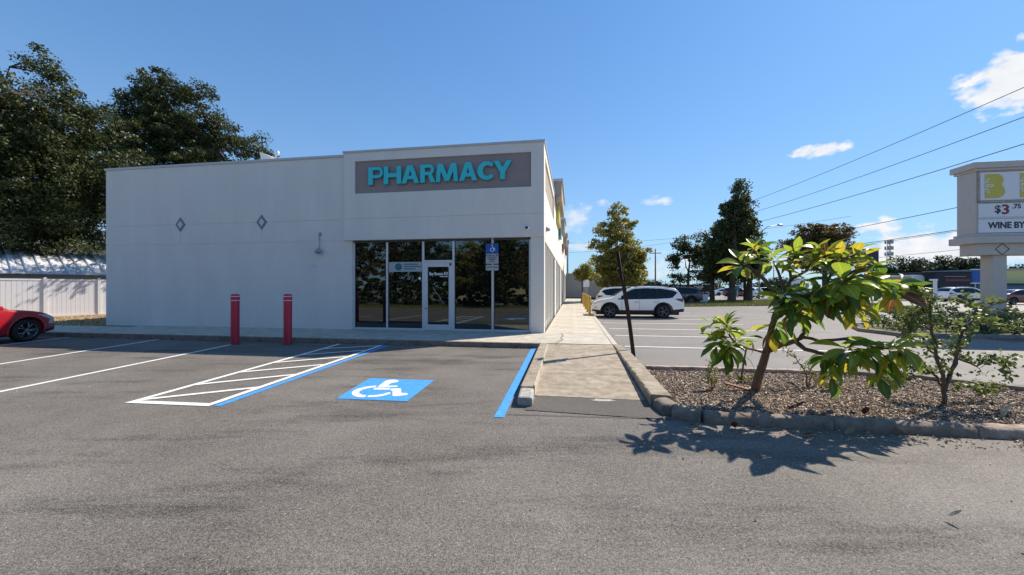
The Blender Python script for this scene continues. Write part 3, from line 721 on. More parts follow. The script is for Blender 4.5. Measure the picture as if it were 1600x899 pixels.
# projecting gable band with stone face further along, and lower cornices behind it
for (v0, v1, z0, z1, pr) in ((7.3, 13.0, 6.2, 7.15, .36), (17, 20, 5.9, 6.9, .3), (25, 28, 5.6, 6.9, .35), (33, 36, 5.6, 7.2, .4)):
    gb = bpart('projecting_band', MB().box(.045, pr, v0, v1, z0, z1 - .12), 'stone_tan', .01)
    part('cornice', MB().box(-.2, pr + .08, v0 - .1, v1 + .1, z1 - .12, z1), 'coping', gb)
# small fittings on the walls, each a thing
o = tag(part('security_camera', MB().lathe([(0, -.10), (.045, -.10), (.07, -.06), (.075, -.03), (.085, -.03), (.085, .0)], 16, 'y'), 'white_metal', None, smooth=True, loc=W(-.541, -.0, 3.56), rot=(0, 0, -TH)), 'small white dome camera on the fascia corner above the storefront', 'camera')
part('lens', MB().lathe([(0, -.125), (.03, -.118), (.048, -.098)], 14, 'y', (-.012, 0, -.01)), 'car_black', o, smooth=True)
o = tag(part('flood_lamp', MB().add([(0, -.09, .1), (0, .09, .1), (0, -.09, -.06), (0, .09, -.06), (.14, -.07, .02), (.14, .07, .02), (.12, -.07, -.04), (.12, .07, -.04)], [(0, 1, 5, 4), (2, 6, 7, 3), (0, 4, 6, 2), (1, 3, 7, 5), (4, 5, 7, 6), (0, 2, 3, 1)]), 'galv', None, loc=W(0.003, .95, 3.62), rot=(0, 0, -TH)), 'small wedge lamp sticking out of the sunlit side fascia', 'lamp')
wl_ = bthing('wall_lamp', 'thin bent conduit with a small floodlight on the grey side of the left wall', 'lamp', -8.04, .10, 2.85)
part('conduit', MB().tube([(0, 0, .69), (0, -.05, .66), (.0, -.035, .5), (0, -.03, .12)], .018, 8), 'galv', wl_)
part('bracket', MB().box(-.04, .04, -.02, .02, .62, .74), 'galv', wl_, .005)
part('lamp_head', MB().lathe([(0, .10), (.05, .09), (.12, .02), (.125, -.03), (.10, -.05), (0, -.05)], 16, 'z', (0, -.10, .05)), 'galv', wl_, smooth=True)
part('arm', MB().tube([(-.10, -.1, .0), (-.03, -.12, -.03), (.09, -.12, -.02), (.13, -.08, .04)], .016, 6), 'galv', wl_)
o = tag(part('wall_plate', MB().box(-.13, .13, -.012, 0, -.06, .06), 'diamond_light', None, .004, loc=W(-8.30, .12, 2.38), rot=(0, 0, -TH)), 'small pale rectangular plate on the wall under the conduit lamp', 'plate')
# dish unit on the roof
dish = bthing('roof_antenna', 'white roof antenna panel with a small head peeking over the roof edge', 'antenna', -11.3, 1.0, 5.85)
part('panel', MB().add([(-.0, 0, 1.12), (.62, -.1, .85), (.75, 0, .82), (.1, .3, .5), (0.05, .02, .7)], [(0, 1, 2, 3), (0, 4, 1), (4, 2, 1), (0, 3, 4), (4, 3, 2)]), 'far_white', dish)
part('mast', MB().tube([(.4, .1, 0), (.4, .1, .8)], .03, 8), 'galv', dish)
part('head', MB().tube([(.4, .1, .7), (.85, -.1, .92)], .02, 8).lathe([(0, .08), (.05, .06), (.07, 0), (.04, -.08), (0, -.08)], 12, 'z', (.88, -.1, 1.0)), 'white_metal', dish)

# ------------------------------------------------------------------ PHARMACY sign letters
SG = bthing('pharmacy_sign', 'turquoise raised block letters reading PHARMACY on the grey fascia band', 'sign', -3.57, .055, 5.17)
hL = .60; sw = .155
def arc(cx, cy, rx, ry, a0, a1, n=14): return [(cx + rx * math.cos(R(a0 + (a1 - a0) * i / n)), cy + ry * math.sin(R(a0 + (a1 - a0) * i / n))) for i in range(n + 1)]
def L_P(w):
    r = hL * .31; out = [(0, 0), (0, hL)] + [(w - r, hL)] + arc(w - r, hL - r, r, r, 90, -90) + [(sw, hL - 2 * r), (sw, 0)]
    ri = r - sw * .62; hole = [(sw, hL - r + ri), (w - r, hL - r + ri)] + arc(w - r, hL - r, ri, ri, 90, -90, 8) + [(sw, hL - r - ri)]
    return [out, hole]
def L_H(w): m = hL * .5; t = .065; return [[(0, 0), (0, hL), (sw, hL), (sw, m + t), (w - sw, m + t), (w - sw, hL), (w, hL), (w, 0), (w - sw, 0), (w - sw, m - t), (sw, m - t), (sw, 0)]]
def L_A(w):
    a = sw * 1.02; top0, top1 = w / 2 - a * .58, w / 2 + a * .58
    out = [(0, 0), (top0, hL), (top1, hL), (w, 0), (w - a, 0), (w - a - .045, .135), (a + .045, .135), (a, 0)]
    return [out, [(a + .095, .245), (w / 2, hL - .13), (w - a - .095, .245)]]
def L_R(w):
    r = hL * .29; wr = w - .05
    out = [(0, 0), (0, hL), (wr - r, hL)] + arc(wr - r, hL - r, r, r, 90, -60) + [(w, 0), (w - sw * 1.12, 0), (wr - r - .03, hL - 2 * r - .005), (sw, hL - 2 * r), (sw, 0)]
    ri = r - sw * .62; hole = [(sw, hL - r + ri), (wr - r, hL - r + ri)] + arc(wr - r, hL - r, ri, ri, 90, -90, 8) + [(sw, hL - r - ri)]
    return [out, hole]
def L_M(w):
    a = sw * .9; i = .055
    return [[(0, 0), (i, hL), (i + a * 1.25, hL), (w / 2, .22), (w - i - a * 1.25, hL), (w - i, hL), (w, 0), (w - a, 0), (w - a - .02, .37), (w / 2 + .065, .02), (w / 2 - .065, .02), (a + .02, .37), (a, 0)]]
def L_C(w):
    rx, ry = w * .58, hL / 2; cx, cy = rx, ry
    o_ = arc(cx, cy, rx, ry, 52, 308, 22); i_ = arc(cx + .02, cy, rx - sw * .98, ry - sw * .78, 308, 52, 20)
    return [o_ + [(w, .06), (w - .03, .17)] + i_ + [(w - .03, hL - .17), (w, hL - .06)]]
def L_Y(w): a = sw * 1.1; return [[(w / 2 - sw / 2, 0), (w / 2 - sw / 2, .24), (0, hL), (a, hL), (w / 2, .375), (w - a, hL), (w, hL), (w / 2 + sw / 2, .24), (w / 2 + sw / 2, 0)]]
spec = [('P', L_P, -6.085, -5.55), ('H', L_H, -5.513, -4.885), ('A', L_A, -4.87, -4.245), ('R', L_R, -4.19, -3.66), ('M', L_M, -3.636, -2.874), ('A', L_A, -2.826, -2.222), ('C', L_C, -2.20, -1.665), ('Y', L_Y, -1.66, -1.05)]
for ch, fn, a, b in spec:
    me = shape_mesh('letter', fn(b - a), 'teal', .035, .006)
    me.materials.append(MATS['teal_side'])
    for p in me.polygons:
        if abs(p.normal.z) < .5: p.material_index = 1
    o = link('letter', me, SG, (a + 3.57, -.065, 0), UP); o['label'] = 'letter ' + ch

# ------------------------------------------------------------------ accessible parking sign on the mullion
AS = bthing('parking_sign', 'blue and white accessible parking sign on the post between the last two windows', 'sign', -1.733, .10, 2.30)
part('post', MB().box(-.022, .022, .02, .06, -2.17, 1.0), 'alu', AS)
pp = part('blue_plate', MB().box(-.215, .215, -.005, .0, .44, .77), 'sign_blue', AS, .003)
def wheelchair(s, m, parent, loc):
    me = shape_mesh('symbol', [arc(0, 0, .30 * s, .30 * s, 100, 400, 22) + arc(0, 0, .22 * s, .22 * s, 400, 100, 22), arc(-.02 * s, .66 * s, .09 * s, .09 * s, 0, 330, 12),
                               [(-.08 * s, .5 * s), (.03 * s, .5 * s), (.06 * s, .15 * s), (.32 * s, .12 * s), (.42 * s, -.22 * s), (.52 * s, -.18 * s), (.40 * s, .22 * s), (.14 * s, .24 * s), (.12 * s, .32 * s), (.3 * s, .32 * s), (.3 * s, .38 * s), (.10 * s, .38 * s), (.09 * s, .52 * s)]], m, .001)
    return link('symbol', me, parent, loc, UP)
wheelchair(.22, 'ink_white', pp, (0, -.008, .57))
wp = part('white_plate', MB().box(-.215, .215, -.005, .0, .10, .435), 'banner', AS, .003)
for t, z in (('PARKING BY', .375), ('DISABLED', .305), ('PERMIT', .235), ('ONLY', .165)): link('lettering', text_mesh('lettering', t, .075, 'ink_navy', .001, .001), wp, (0, -.007, z), UP)
fp = part('fine_plate', MB().box(-.215, .215, -.005, .0, -.12, .07), 'banner', AS, .003)
link('lettering', text_mesh('lettering', '$250 FINE', .085, 'ink_navy', .001, .001), fp, (0, -.007, -.02), UP)

# ------------------------------------------------------------------ bollards
def bollard(label, u, v):
    t = bthing('bollard', label, 'bollard', u, v, 0, 'red bollards in front of the blank wall')
    part('sleeve', MB().lathe([(.108, 0), (.108, 1.235)], 28), 'red_plastic', t, smooth=True)
    part('collar', MB().lathe([(.108, 1.24), (.114, 1.245), (.114, 1.345), (.108, 1.35)], 28), 'red_plastic', t, smooth=True)
    part('cap', MB().lathe([(.108, 1.36), (.111, 1.362), (.111, 1.385), (.10, 1.41), (.05, 1.425), (0, 1.43)], 28), 'red_plastic', t, smooth=True)
    for z in (1.235, 1.347): part('reflective_band', MB().lathe([(.108, z - .002), (.116, z), (.116, z + .018), (.108, z + .02)], 28), 'white_band', t, smooth=True)
    part('base_ring', MB().lathe([(.15, 0), (.15, .012), (.108, .02)], 24), 'alu_dark', t)
bollard('red bollard with two white bands, the one nearer the red car', -8.56, -2.88)
bollard('red bollard with two white bands, the one nearer the storefront', -7.07, -2.66)

# ------------------------------------------------------------------ leaning rusty post with edge-on signs
LP = thing('sign_post', 'leaning rusty steel sign post seen edge on beside the ramp', 'sign post', W(2.32, -3.12, 0), -TH)
top = Vector((-.36, .12, 2.47))
def along(t): return top * t
pd = top.normalized(); px_ = Vector((1, 0, 0)); px_ = (px_ - pd * px_.dot(pd)).normalized(); py_ = pd.cross(px_)
mb = MB()
def chan(mb, t0, t1, prof, bend=.0):
    n = 8; base = len(mb.v); m = len(prof)
    for i in range(n + 1):
        t = t0 + (t1 - t0) * i / n; c_ = along(t) + px_ * (bend * math.sin(t * math.pi))
        for a, b in prof: mb.v.append(tuple(c_ + px_ * a + py_ * b))
    for i in range(n):
        for k in range(m): mb.f.append((base + i * m + k, base + i * m + (k + 1) % m, base + (i + 1) * m + (k + 1) % m, base + (i + 1) * m + k))
    mb.f.append(tuple(base + k for k in range(m))[::-1]); mb.f.append(tuple(base + n * m + k for k in range(m)))
chan(mb, -.01, 1.0, [(-.045, -.03), (.045, -.03), (.045, -.018), (.012, -.016), (.012, .02), (.03, .03), (-.03, .03), (-.012, .02), (-.012, -.016), (-.045, -.018)], .03)
part('post', mb, 'rust', LP, fix=True)
rot = R(10)
def plate(t0, t1, hw, off, name):
    mb = MB(); a, b = along(t0), along(t1); ax = (Vector((math.sin(rot), math.cos(rot), 0))); nr = Vector((ax.y, -ax.x, 0))
    vs = []
    for s_ in (-.003, .003):
        for (c_, k) in ((a, -1), (a, 1), (b, 1), (b, -1)): vs.append(tuple(c_ + ax * hw * k + nr * (off + s_)))
    mb.add(vs, [(0, 1, 2, 3), (7, 6, 5, 4), (0, 4, 5, 1), (1, 5, 6, 2), (2, 6, 7, 3), (3, 7, 4, 0)]); part(name, mb, 'sign_back', LP, fix=True)
plate(.80, .995, .155, .047, 'sign_plate')
plate(.725, .79, .155, .047, 'fine_plate')
part('bolt', MB().tube([along(.95) + Vector((.03, 0, 0)), along(.95) + Vector((.065, 0, 0))], .008, 6), 'galv', LP)
part('bolt', MB().tube([along(.84) + Vector((.03, 0, 0)), along(.84) + Vector((.065, 0, 0))], .008, 6), 'galv', LP)

# ------------------------------------------------------------------ vinyl fence, shed and building at the left
FA = Vector((-24.4, 20.2)); FD = Vector((.565, .825)).normalized()
fe = thing('vinyl_fence', 'white vinyl privacy fence with posts and vertical boards left of the blank wall', 'fence', (FA.x, FA.y, 0), math.atan2(FD.y, FD.x))
posts = [-12.2, -9.8, -7.4, -5.0, -2.6, -.1, 1.85, 4.2, 6.6, 9.0, 11.4, 13.8]
for a, b in zip(posts[:-1], posts[1:]):
    part('post', MB().box(-.065, .065, -.065, .065, 0, 2.10).add([(-.075, -.075, 2.1), (.075, -.075, 2.1), (.075, .075, 2.1), (-.075, .075, 2.1), (0, 0, 2.15)], [(0, 1, 4), (1, 2, 4), (2, 3, 4), (3, 0, 4)]), 'vinyl', fe, loc=(a, 0, 0))
    part('top_rail', MB().box(a + .066, b - .066, -.03, .03, 1.98, 2.07), 'vinyl', fe)
    part('bottom_rail', MB().box(a + .066, b - .066, -.03, .03, .06, .19), 'vinyl', fe)
    nb = 14 if b - a > 2.2 else 11; w_ = (b - a - .14) / nb
    me = MB().box(-w_ / 2 + .004, w_ / 2 - .004, -.012, .012, .19, 1.98).mesh('board', 'vinyl')
    for i in range(nb): link('board', me, fe, (a + .07 + w_ * (i + .5), rnd.uniform(-.002, .002), 0))
fs = struct(part('straw_bed', MB().prism([(-30, -.33), (-17.6, -.33), (-17.4, 16), (-30, 1.5)], -.01, .09), 'soil', None, loc=P0, rot=(0, 0, -TH)))
chips('straw_mulch', [(-27, -.3), (-17.62, -.3), (-17.42, 13), (-24.5, 7.0)], 14000, .09, .13, .03, .12, 'straw_chip', 'sunlit tan leaf mulch along the foot of the white fence', 'mulch')
# shed with ribbed white metal roof
SH = thing('metal_shed', 'long shed with a ribbed white metal roof behind the white fence', 'shed', (FA.x - .825 * 2.6, FA.y + .565 * 2.6, 0), math.atan2(FD.y, FD.x))
part('wall', MB().box(-14, 16, 0, 9, 0, 2.4), 'far_grey', SH)
rf = part('roof', MB().add([(-14.4, -.5, 2.42), (16.4, -.5, 2.42), (16.4, 4.5, 3.85), (-14.4, 4.5, 3.85), (16.4, 9.5, 2.42), (-14.4, 9.5, 2.42), (-14.4, -.5, 2.36), (16.4, -.5, 2.36)], [(0, 1, 2, 3), (3, 2, 4, 5), (6, 7, 1, 0)]), 'roof_metal', SH)
me = MB().add([(-.12, -.5, 2.42), (.12, -.5, 2.42), (.09, -.5, 2.52), (-.09, -.5, 2.52), (-.12, 4.5, 3.85), (.12, 4.5, 3.85), (.09, 4.5, 3.95), (-.09, 4.5, 3.95)], [(0, 1, 2, 3), (3, 2, 6, 7), (1, 5, 6, 2), (0, 3, 7, 4)]).mesh('roof_rib', 'white_metal')
for i in range(60): link('roof_rib', me, rf, (-14.2 + i * .51, 0, 0))
TB = thing('tan_house', 'tan sided house behind the shed, seen under the left oak', 'house', (-46, 40, 0), .15)
part('wall', MB().box(-12, 24, 0, 10, 0, 6.1), 'tan_siding', TB)
me = MB().box(-12.02, 24.02, -.03, .0, 0, .17).mesh('siding_board', 'tan_siding')
for i in range(15): link('siding_board', me, TB, (0, -.0, 3.2 + i * .19))
part('roof', MB().add([(-12.6, -.6, 6.08), (24.6, -.6, 6.08), (24.6, 5, 8.2), (-12.6, 5, 8.2), (24.6, 10.6, 6.08), (-12.6, 10.6, 6.08)], [(0, 1, 2, 3), (3, 2, 4, 5)]), 'far_grey', TB)

# end wing of the plaza at the far end of the side walk
EW = bthing('plaza_wing', 'plain grey rear wing closing the far end of the side walk', 'building', -1, 43, 0)
part('wall', MB().box(0, 7.5, 0, 14, 0, 3.55), 'end_wall', EW)
part('base_band', MB().box(0.9, 7.53, -.03, 0, 0, .22), 'far_dark', EW)
part('coping', MB().box(-.05, 7.6, -.08, 14, 3.55, 3.68), 'coping', EW)
# colourful shop signs on the side facade
for (nm, lb, v0, v1, z0, z1, m) in (('shop_sign', 'yellow projecting shop sign under the stone band of the side facade', 9.0, 12.0, 5.35, 6.15, 'sign_yellow'),
                                    ('shop_sign', 'green shop sign below the yellow one on the side facade', 12.4, 14.2, 4.9, 5.6, 'banner_teal'),
                                    ('shop_sign', 'dark red shop sign farther along the side fascia', 20.5, 22.5, 4.7, 5.3, 'lamp_red')):
    t = bthing(nm, lb, 'sign', .0, (v0 + v1) / 2, z0)
    part('panel', MB().box(.003, .16, -(v1 - v0) / 2, (v1 - v0) / 2, 0, z1 - z0), m, t, .02)
    part('frame', MB().box(.003, .20, -(v1 - v0) / 2 - .05, (v1 - v0) / 2 + .05, z1 - z0, z1 - z0 + .06), 'coping', t)
# yellow walkway posts
ylab = ['nearest, beside the nose of the white suv', 'second from the white suv', 'third from the white suv', 'fourth from the white suv', 'farthest of the row']
for i, v in enumerate((8.2, 11.2, 14.4, 18.2, 22.6)):
    t = bthing('yellow_post', 'yellow safety post on the side walk edge, ' + ylab[i], 'bollard', 1.80, v, .13, 'yellow posts along the side walk')
    part('pipe', MB().lathe([(.07, 0), (.07, .98), (.055, 1.03), (0, 1.05)], 14), 'yellow_paint', t, smooth=True)
    part('base', MB().lathe([(.11, 0), (.11, .02), (.07, .03)], 14), 'yellow_paint', t)
for i, v in enumerate((16.3, 20.2)):
    t = bthing('small_sign', 'white accessible sign on a thin pole by the side walk, ' + ('nearer one' if i == 0 else 'farther one'), 'sign', 1.95, v, .13)
    part('pole', MB().tube([(0, 0, 0), (0, 0, 2.1)], .025, 8), 'galv', t)
    part('plate', MB().box(-.16, .16, -.03, -.026, 1.55, 2.05), 'sign_white', t)

# ------------------------------------------------------------------ monument sign at the right
MS = bthing('monument_sign', 'tall grey stucco roadside sign with yellow B logo and wine price panels', 'sign', 14.92, 3.46, 0)
MW, MD = 4.2, .68
part('cabinet', MB().box(0.0, MW, .0, MD, 3.28, 5.75), 'sign_frame', MS, .01)
part('cornice', MB().box(-.14, MW + .14, -.12, MD + .12, 5.78, 6.0), 'sign_frame', MS, .02)
part('cornice_step', MB().box(-.06, MW + .06, -.05, MD + .05, 5.70, 5.78), 'sign_frame', MS, .01)
part('ledge', MB().box(-.17, MW + .17, -.16, MD + .12, 3.15, 3.40), 'sign_frame', MS, .02)
part('ledge_step', MB().box(-.08, MW + .08, -.08, MD + .05, 3.40, 3.50), 'sign_frame', MS, .02)
part('lower_beam', MB().box(.05, MW - .05, .0, MD - .04, 2.75, 3.15), 'sign_frame', MS, .01)
for a in (.60, 3.1): part('pillar', MB().box(a, a + .42, .10, .54, 0, 2.75), 'sign_frame', MS, .015)
tp = part('logo_panel', MB().box(.10, MW - .1, -.03, .0, 4.66, 5.64), 'sign_white', MS)
part('panel_frame', MB().box(.04, .09, -.05, 0, 4.60, 5.69).box(.04, MW - .04, -.05, 0, 4.58, 4.64).box(.04, MW - .04, -.05, 0, 5.655, 5.695), 'stone_tan', MS)
p2 = part('price_panel', MB().box(.06, MW - .06, -.03, 0, 4.07, 4.545), 'sign_white', MS)
p3 = part('message_panel', MB().box(.06, MW - .06, -.03, 0, 3.53, 4.0), 'sign_white', MS)
part('divider', MB().box(.04, MW - .04, -.045, 0, 4.005, 4.065), 'coping', MS)
def Bshape():
    return [[(0, 0), (0, .84), (.32, .84)] + arc(.34, .63, .21, .21, 85, -30, 8) + arc(.34, .235, .255, .235, 50, -90, 10) + [(.3, 0)]]
def petal(cx, cy, L, w, ang):
    pts = [(L * math.cos(t) / 2, w * math.sin(t) / 2 * (1 - .25 * math.cos(t))) for t in [i * math.pi / 8 for i in range(16)]]
    c_, s_ = math.cos(R(ang)), math.sin(R(ang)); return [(cx + x * c_ - y * s_, cy + x * s_ + y * c_) for x, y in pts]
for x0 in (.24, 1.27):
    lg = link('logo', shape_mesh('logo', Bshape(), 'sign_yellow', .003), tp, (x0, -.035, 4.73), UP)
    for (cx, cy, L, w, an) in ((.07, .62, .20, .085, 55), (.14, .44, .26, .10, 0), (.07, .26, .20, .085, -55)):
        pe = link('petal', shape_mesh('petal', [petal(cx, cy, L, w, an), petal(cx, cy, L * .62, w * .5, an)], 'sign_white', .0015), lg, (0, 0, .006))
link('lettering', text_mesh('lettering', '$', .36, 'ink_navy', .002, .008), p2, (.62, -.034, 4.33), UP)
link('lettering', text_mesh('lettering', '3', .46, 'ink_red', .002, .012, 'CENTER', 1.15), p2, (.85, -.034, 4.31), UP)
link('lettering', text_mesh('lettering', '.75', .22, 'ink_navy', .002, .006), p2, (1.17, -.034, 4.42), UP)
link('lettering', text_mesh('lettering', 'WINE BY', .30, 'ink_navy', .002, .011, 'LEFT', .88), p3, (.34, -.034, 3.77), UP)
dmb = MB(); c0 = (.78, 2.95)
for s_ in (.20,):
    for k in range(4):
        a0, a1 = [(c0[0] + s_ * math.cos(R(90 * q)), c0[1] + s_ * math.sin(R(90 * q))) for q in (k, k + 1)]
        dmb.tube([(a0[0], -.005, a0[1]), (a1[0], -.005, a1[1])], .010, 4)
part('diamond_outline', dmb, 'far_dark', MS)

# ------------------------------------------------------------------ vehicles
def interp(tab, x):
    if x <= tab[0][0]: return tab[0][1]
    for (a, b), (c_, d) in zip(tab[:-1], tab[1:]):
        if x <= c_:
            t = (x - a) / (c_ - a); return b + (d - b) * t
    return tab[-1][1]
def smoothtab(tab, n=6):
    """Catmull-Rom through the profile points"""
    P = [tab[0]] + list(tab) + [tab[-1]]; out = []
    for i in range(1, len(P) - 2):
        for k in range(n):
            t = k / n; r = []
            for c_ in (0, 1):
                p0, p1, p2, p3 = P[i - 1][c_], P[i][c_], P[i + 1][c_], P[i + 2][c_]
                r.append(.5 * (2 * p1 + (p2 - p0) * t + (2 * p0 - 5 * p1 + 4 * p2 - p3) * t * t + (3 * p1 - p0 - 3 * p2 + p3) * t ** 3))
            out.append(tuple(r))
    out.append(tab[-1]); return out
SUV = dict(L=4.70, W=1.88, H=1.69, xf=1.42, xr=-1.28, r=.365, zb=.30, belt=.98, tum=.42,
    top=[(-2.35, .62), (-2.33, .92), (-2.25, 1.08), (-2.12, 1.35), (-1.98, 1.52), (-1.75, 1.60), (-1.2, 1.655), (-.4, 1.68), (.15, 1.655), (.55, 1.54), (1.0, 1.27), (1.25, 1.12), (1.6, 1.05), (2.0, .96), (2.22, .84), (2.33, .68), (2.35, .58)],
    side=[(-2.0, 1.36), (-1.72, 1.07), (-.9, 1.02), (1.02, .98), (.98, 1.02), (.55, 1.38), (.20, 1.545), (-.4, 1.585), (-1.2, 1.56), (-1.8, 1.46)],
    ws=(.30, 1.18), rw=(-2.20, -1.90), clad=True)
HATCH = dict(L=4.35, W=1.79, H=1.46, xf=1.36, xr=-1.26, r=.335, zb=.22, belt=.90, tum=.46,
    top=[(-2.17, .55), (-2.15, .85), (-2.05, 1.0), (-1.85, 1.22), (-1.5, 1.37), (-.9, 1.44), (-.3, 1.455), (.1, 1.41), (.5, 1.25), (.85, 1.04), (1.05, .965), (1.4, .93), (1.75, .86), (2.0, .74), (2.13, .60), (2.17, .48)],
    side=[(-1.75, 1.12), (-1.45, .98), (-.9, .93), (.78, .90), (.74, .95), (.42, 1.19), (.08, 1.335), (-.3, 1.37), (-1.0, 1.345), (-1.5, 1.26)],
    ws=(.22, .98), rw=(-1.98, -1.55), clad=False)
SEDAN = dict(L=4.70, W=1.82, H=1.44, xf=1.42, xr=-1.36, r=.33, zb=.22, belt=.90, tum=.46,
    top=[(-2.35, .55), (-2.33, .88), (-2.2, .98), (-1.85, 1.03), (-1.6, 1.08), (-1.25, 1.26), (-.85, 1.40), (-.3, 1.44), (.1, 1.40), (.5, 1.23), (.9, 1.02), (1.1, .955), (1.5, .91), (1.95, .82), (2.2, .70), (2.33, .58), (2.35, .48)],
    side=[(-1.45, 1.0), (-1.0, .945), (.82, .90), (.76, .95), (.42, 1.18), (.08, 1.325), (-.3, 1.36), (-.8, 1.325), (-1.1, 1.22)],
    ws=(.22, 1.02), rw=(-1.62, -.98), clad=False)
def vehicle(kind, paint, label, cat, pos, heading, name='parked_car', group=None, detail=True):
    K = kind; L, Wd = K['L'], K['W']; top = smoothtab(K['top']); belt = K['belt']; ra = K['r'] + .075
    def zt(x): return interp(top, x)
    def zb(x):
        z = K['zb'] + max(0, abs(x) - (L / 2 - .55)) * .18
        for xc in (K['xf'], K['xr']):
            d = abs(x - xc)
            if d < ra: z = max(z, K['r'] + math.sqrt(ra * ra - d * d))
        return z
    def wd(x, z):
        hx = L / 2; t = max(0, (abs(x) - (hx - .75)) / .75); p = 1 - (.26 if x > 0 else .17) * t ** 2.6
        w = Wd / 2 * p
        w *= 1 - .055 * max(0, (.62 - z) / .4) ** 1.5
        if z > belt: w -= K['tum'] * (z - belt) * .62 + .10 * (z - belt) ** 2
        for xc in (K['xf'], K['xr']): w += .018 * math.exp(-((x - xc) / .45) ** 2 - ((z - .7) / .22) ** 2)
        return w
    root = thing(name, label, cat, pos, heading, group)
    xs = set([-L / 2 + .0, L / 2 - .0])
    for i in range(56): xs.add(round(-L / 2 + L * i / 55, 4))
    for xc in (K['xf'], K['xr']):
        for k in range(13): xs.add(round(xc + ra * math.cos(math.pi * k / 12) * .9999, 4))
    for e in (.01, .03, .06): xs.add(L / 2 - e); xs.add(-L / 2 + e)
    xs = sorted(xs); rings = []
    for x in xs:
        z0, z1 = zb(x), zt(x); rr = min(.07, (z1 - z0) * .3); zs = z1 - rr
        z0 = min(z0, zs - .02)
        half = [(0, z0)]
        for j in range(9): z = z0 + (zs - z0) * j / 8; half.append((wd(x, z), z))
        w = wd(x, zs)
        for a in (30, 60, 90): half.append((w - rr * .9 * (1 - math.cos(R(a))), zs + rr * .82 * math.sin(R(a))))
        wt_ = half[-1][0]
        for q in (.66, .33, 0): half.append((wt_ * q, z1 - rr * .18 + (.028 + .0) * (1 - q * q)))
        ring = [(x, y, z) for y, z in half] + [(x, -y, z) for y, z in half[-2:0:-1]]
        rings.append(ring)
    m = len(rings[0]); vs = [p for r in rings for p in r]; fs = []
    for i in range(len(rings) - 1):
        for k in range(m): fs.append((i * m + k, i * m + (k + 1) % m, (i + 1) * m + (k + 1) % m, (i + 1) * m + k))
    fs += [tuple(range(m)), tuple((len(rings) - 1) * m + k for k in range(m))[::-1]]
    body = part('body', MB().add(vs, fs), paint, root, smooth=True, fix=True)
    part('underbody', MB().box(-L / 2 + .25, L / 2 - .25, -Wd / 2 + .22, Wd / 2 - .22, .18, .75), 'car_black', root)
    def sidepatch(name, poly, off, m_, both=True, nx=12, nz=3, parent=root):
        pxs = [p[0] for p in poly]; a, b = min(pxs), max(pxs)
        for s in (1, -1) if both is True else (both,):
            mbp = MB(); vs = []
            for i in range(nx + 1):
                x = a + (b - a) * (i / nx); x = min(max(x, a + 1e-4), b - 1e-4); hits = []
                for j in range(len(poly)):
                    p, q = poly[j], poly[(j + 1) % len(poly)]
                    if (p[0] > x) != (q[0] > x): hits.append(p[1] + (q[1] - p[1]) * (x - p[0]) / (q[0] - p[0]))
                if len(hits) < 2: hits = [poly[0][1]] * 2
                lo, hi = min(hits), max(hits)
                for j in range(nz + 1): z = lo + (hi - lo) * j / nz; vs.append((x, s * (wd(x, z) + off), z))
            fs = []
            for i in range(nx):
                for j in range(nz):
                    f = (i * (nz + 1) + j, (i + 1) * (nz + 1) + j, (i + 1) * (nz + 1) + j + 1, i * (nz + 1) + j + 1)
                    fs.append(f if s < 0 else f[::-1])
            part(name, mbp.add(vs, fs), m_, parent, smooth=True)
    # glasshouse
    sd = K['side']; cxs = (min(p[0] for p in sd) + max(p[0] for p in sd)) / 2
    def clip(poly, x0, x1):
        out = []
        n_ = 24; xs_ = [x0 + (x1 - x0) * i / n_ for i in range(n_ + 1)]
        lo, hi = [], []
        for x in xs_:
            h = []
            for j in range(len(poly)):
                p, q = poly[j], poly[(j + 1) % len(poly)]
                if (p[0] > x) != (q[0] > x): h.append(p[1] + (q[1] - p[1]) * (x - p[0]) / (q[0] - p[0]))
            if len(h) >= 2: lo.append((x, min(h))); hi.append((x, max(h)))
        return lo + hi[::-1]
    xb = K['xf'] - 1.52; xc2 = K['xr'] + .30
    x_lo, x_hi = min(p[0] for p in sd), max(p[0] for p in sd)
    sidepatch('window_surround', sd, .0045, 'car_black', True, 24, 4)
    for (a, b) in ((x_lo + .03, xc2 - .05), (xc2 + .02, xb - .04), (xb + .04, x_hi - .03)):
        if b - a > .15:
            pl_ = clip(sd, a, b); cz = sum(p[1] for p in pl_) / len(pl_)
            sidepatch('side_window', [(p[0], cz + (p[1] - cz) * .93) for p in pl_], .008, 'car_glass', True, 12, 4)
    def toppatch(name, x0, x1, k, m_, off=.010, nx=7):
        vs = []; ny = 8
        for i in range(nx + 1):
            x = x0 + (x1 - x0) * i / nx; z1 = zt(x); rr = .07; w = (wd(x, z1 - rr) - rr * .9) * k
            for j in range(ny + 1): q = -1 + 2 * j / ny; vs.append((x + off * (.6 if x0 > 0 else -.6), w * q, z1 - rr * .18 + .028 * (1 - (q * k) ** 2) + off))
        fs = [(i * (ny + 1) + j, (i + 1) * (ny + 1) + j, (i + 1) * (ny + 1) + j + 1, i * (ny + 1) + j + 1) for i in range(nx) for j in range(ny)]
        part(name, MB().add(vs, fs), m_, root, smooth=True)
    toppatch('windscreen', K['ws'][0], K['ws'][1], .98, 'car_glass'); toppatch('rear_window', K['rw'][0], K['rw'][1], .93, 'car_glass')
    # wheels
    r = K['r']
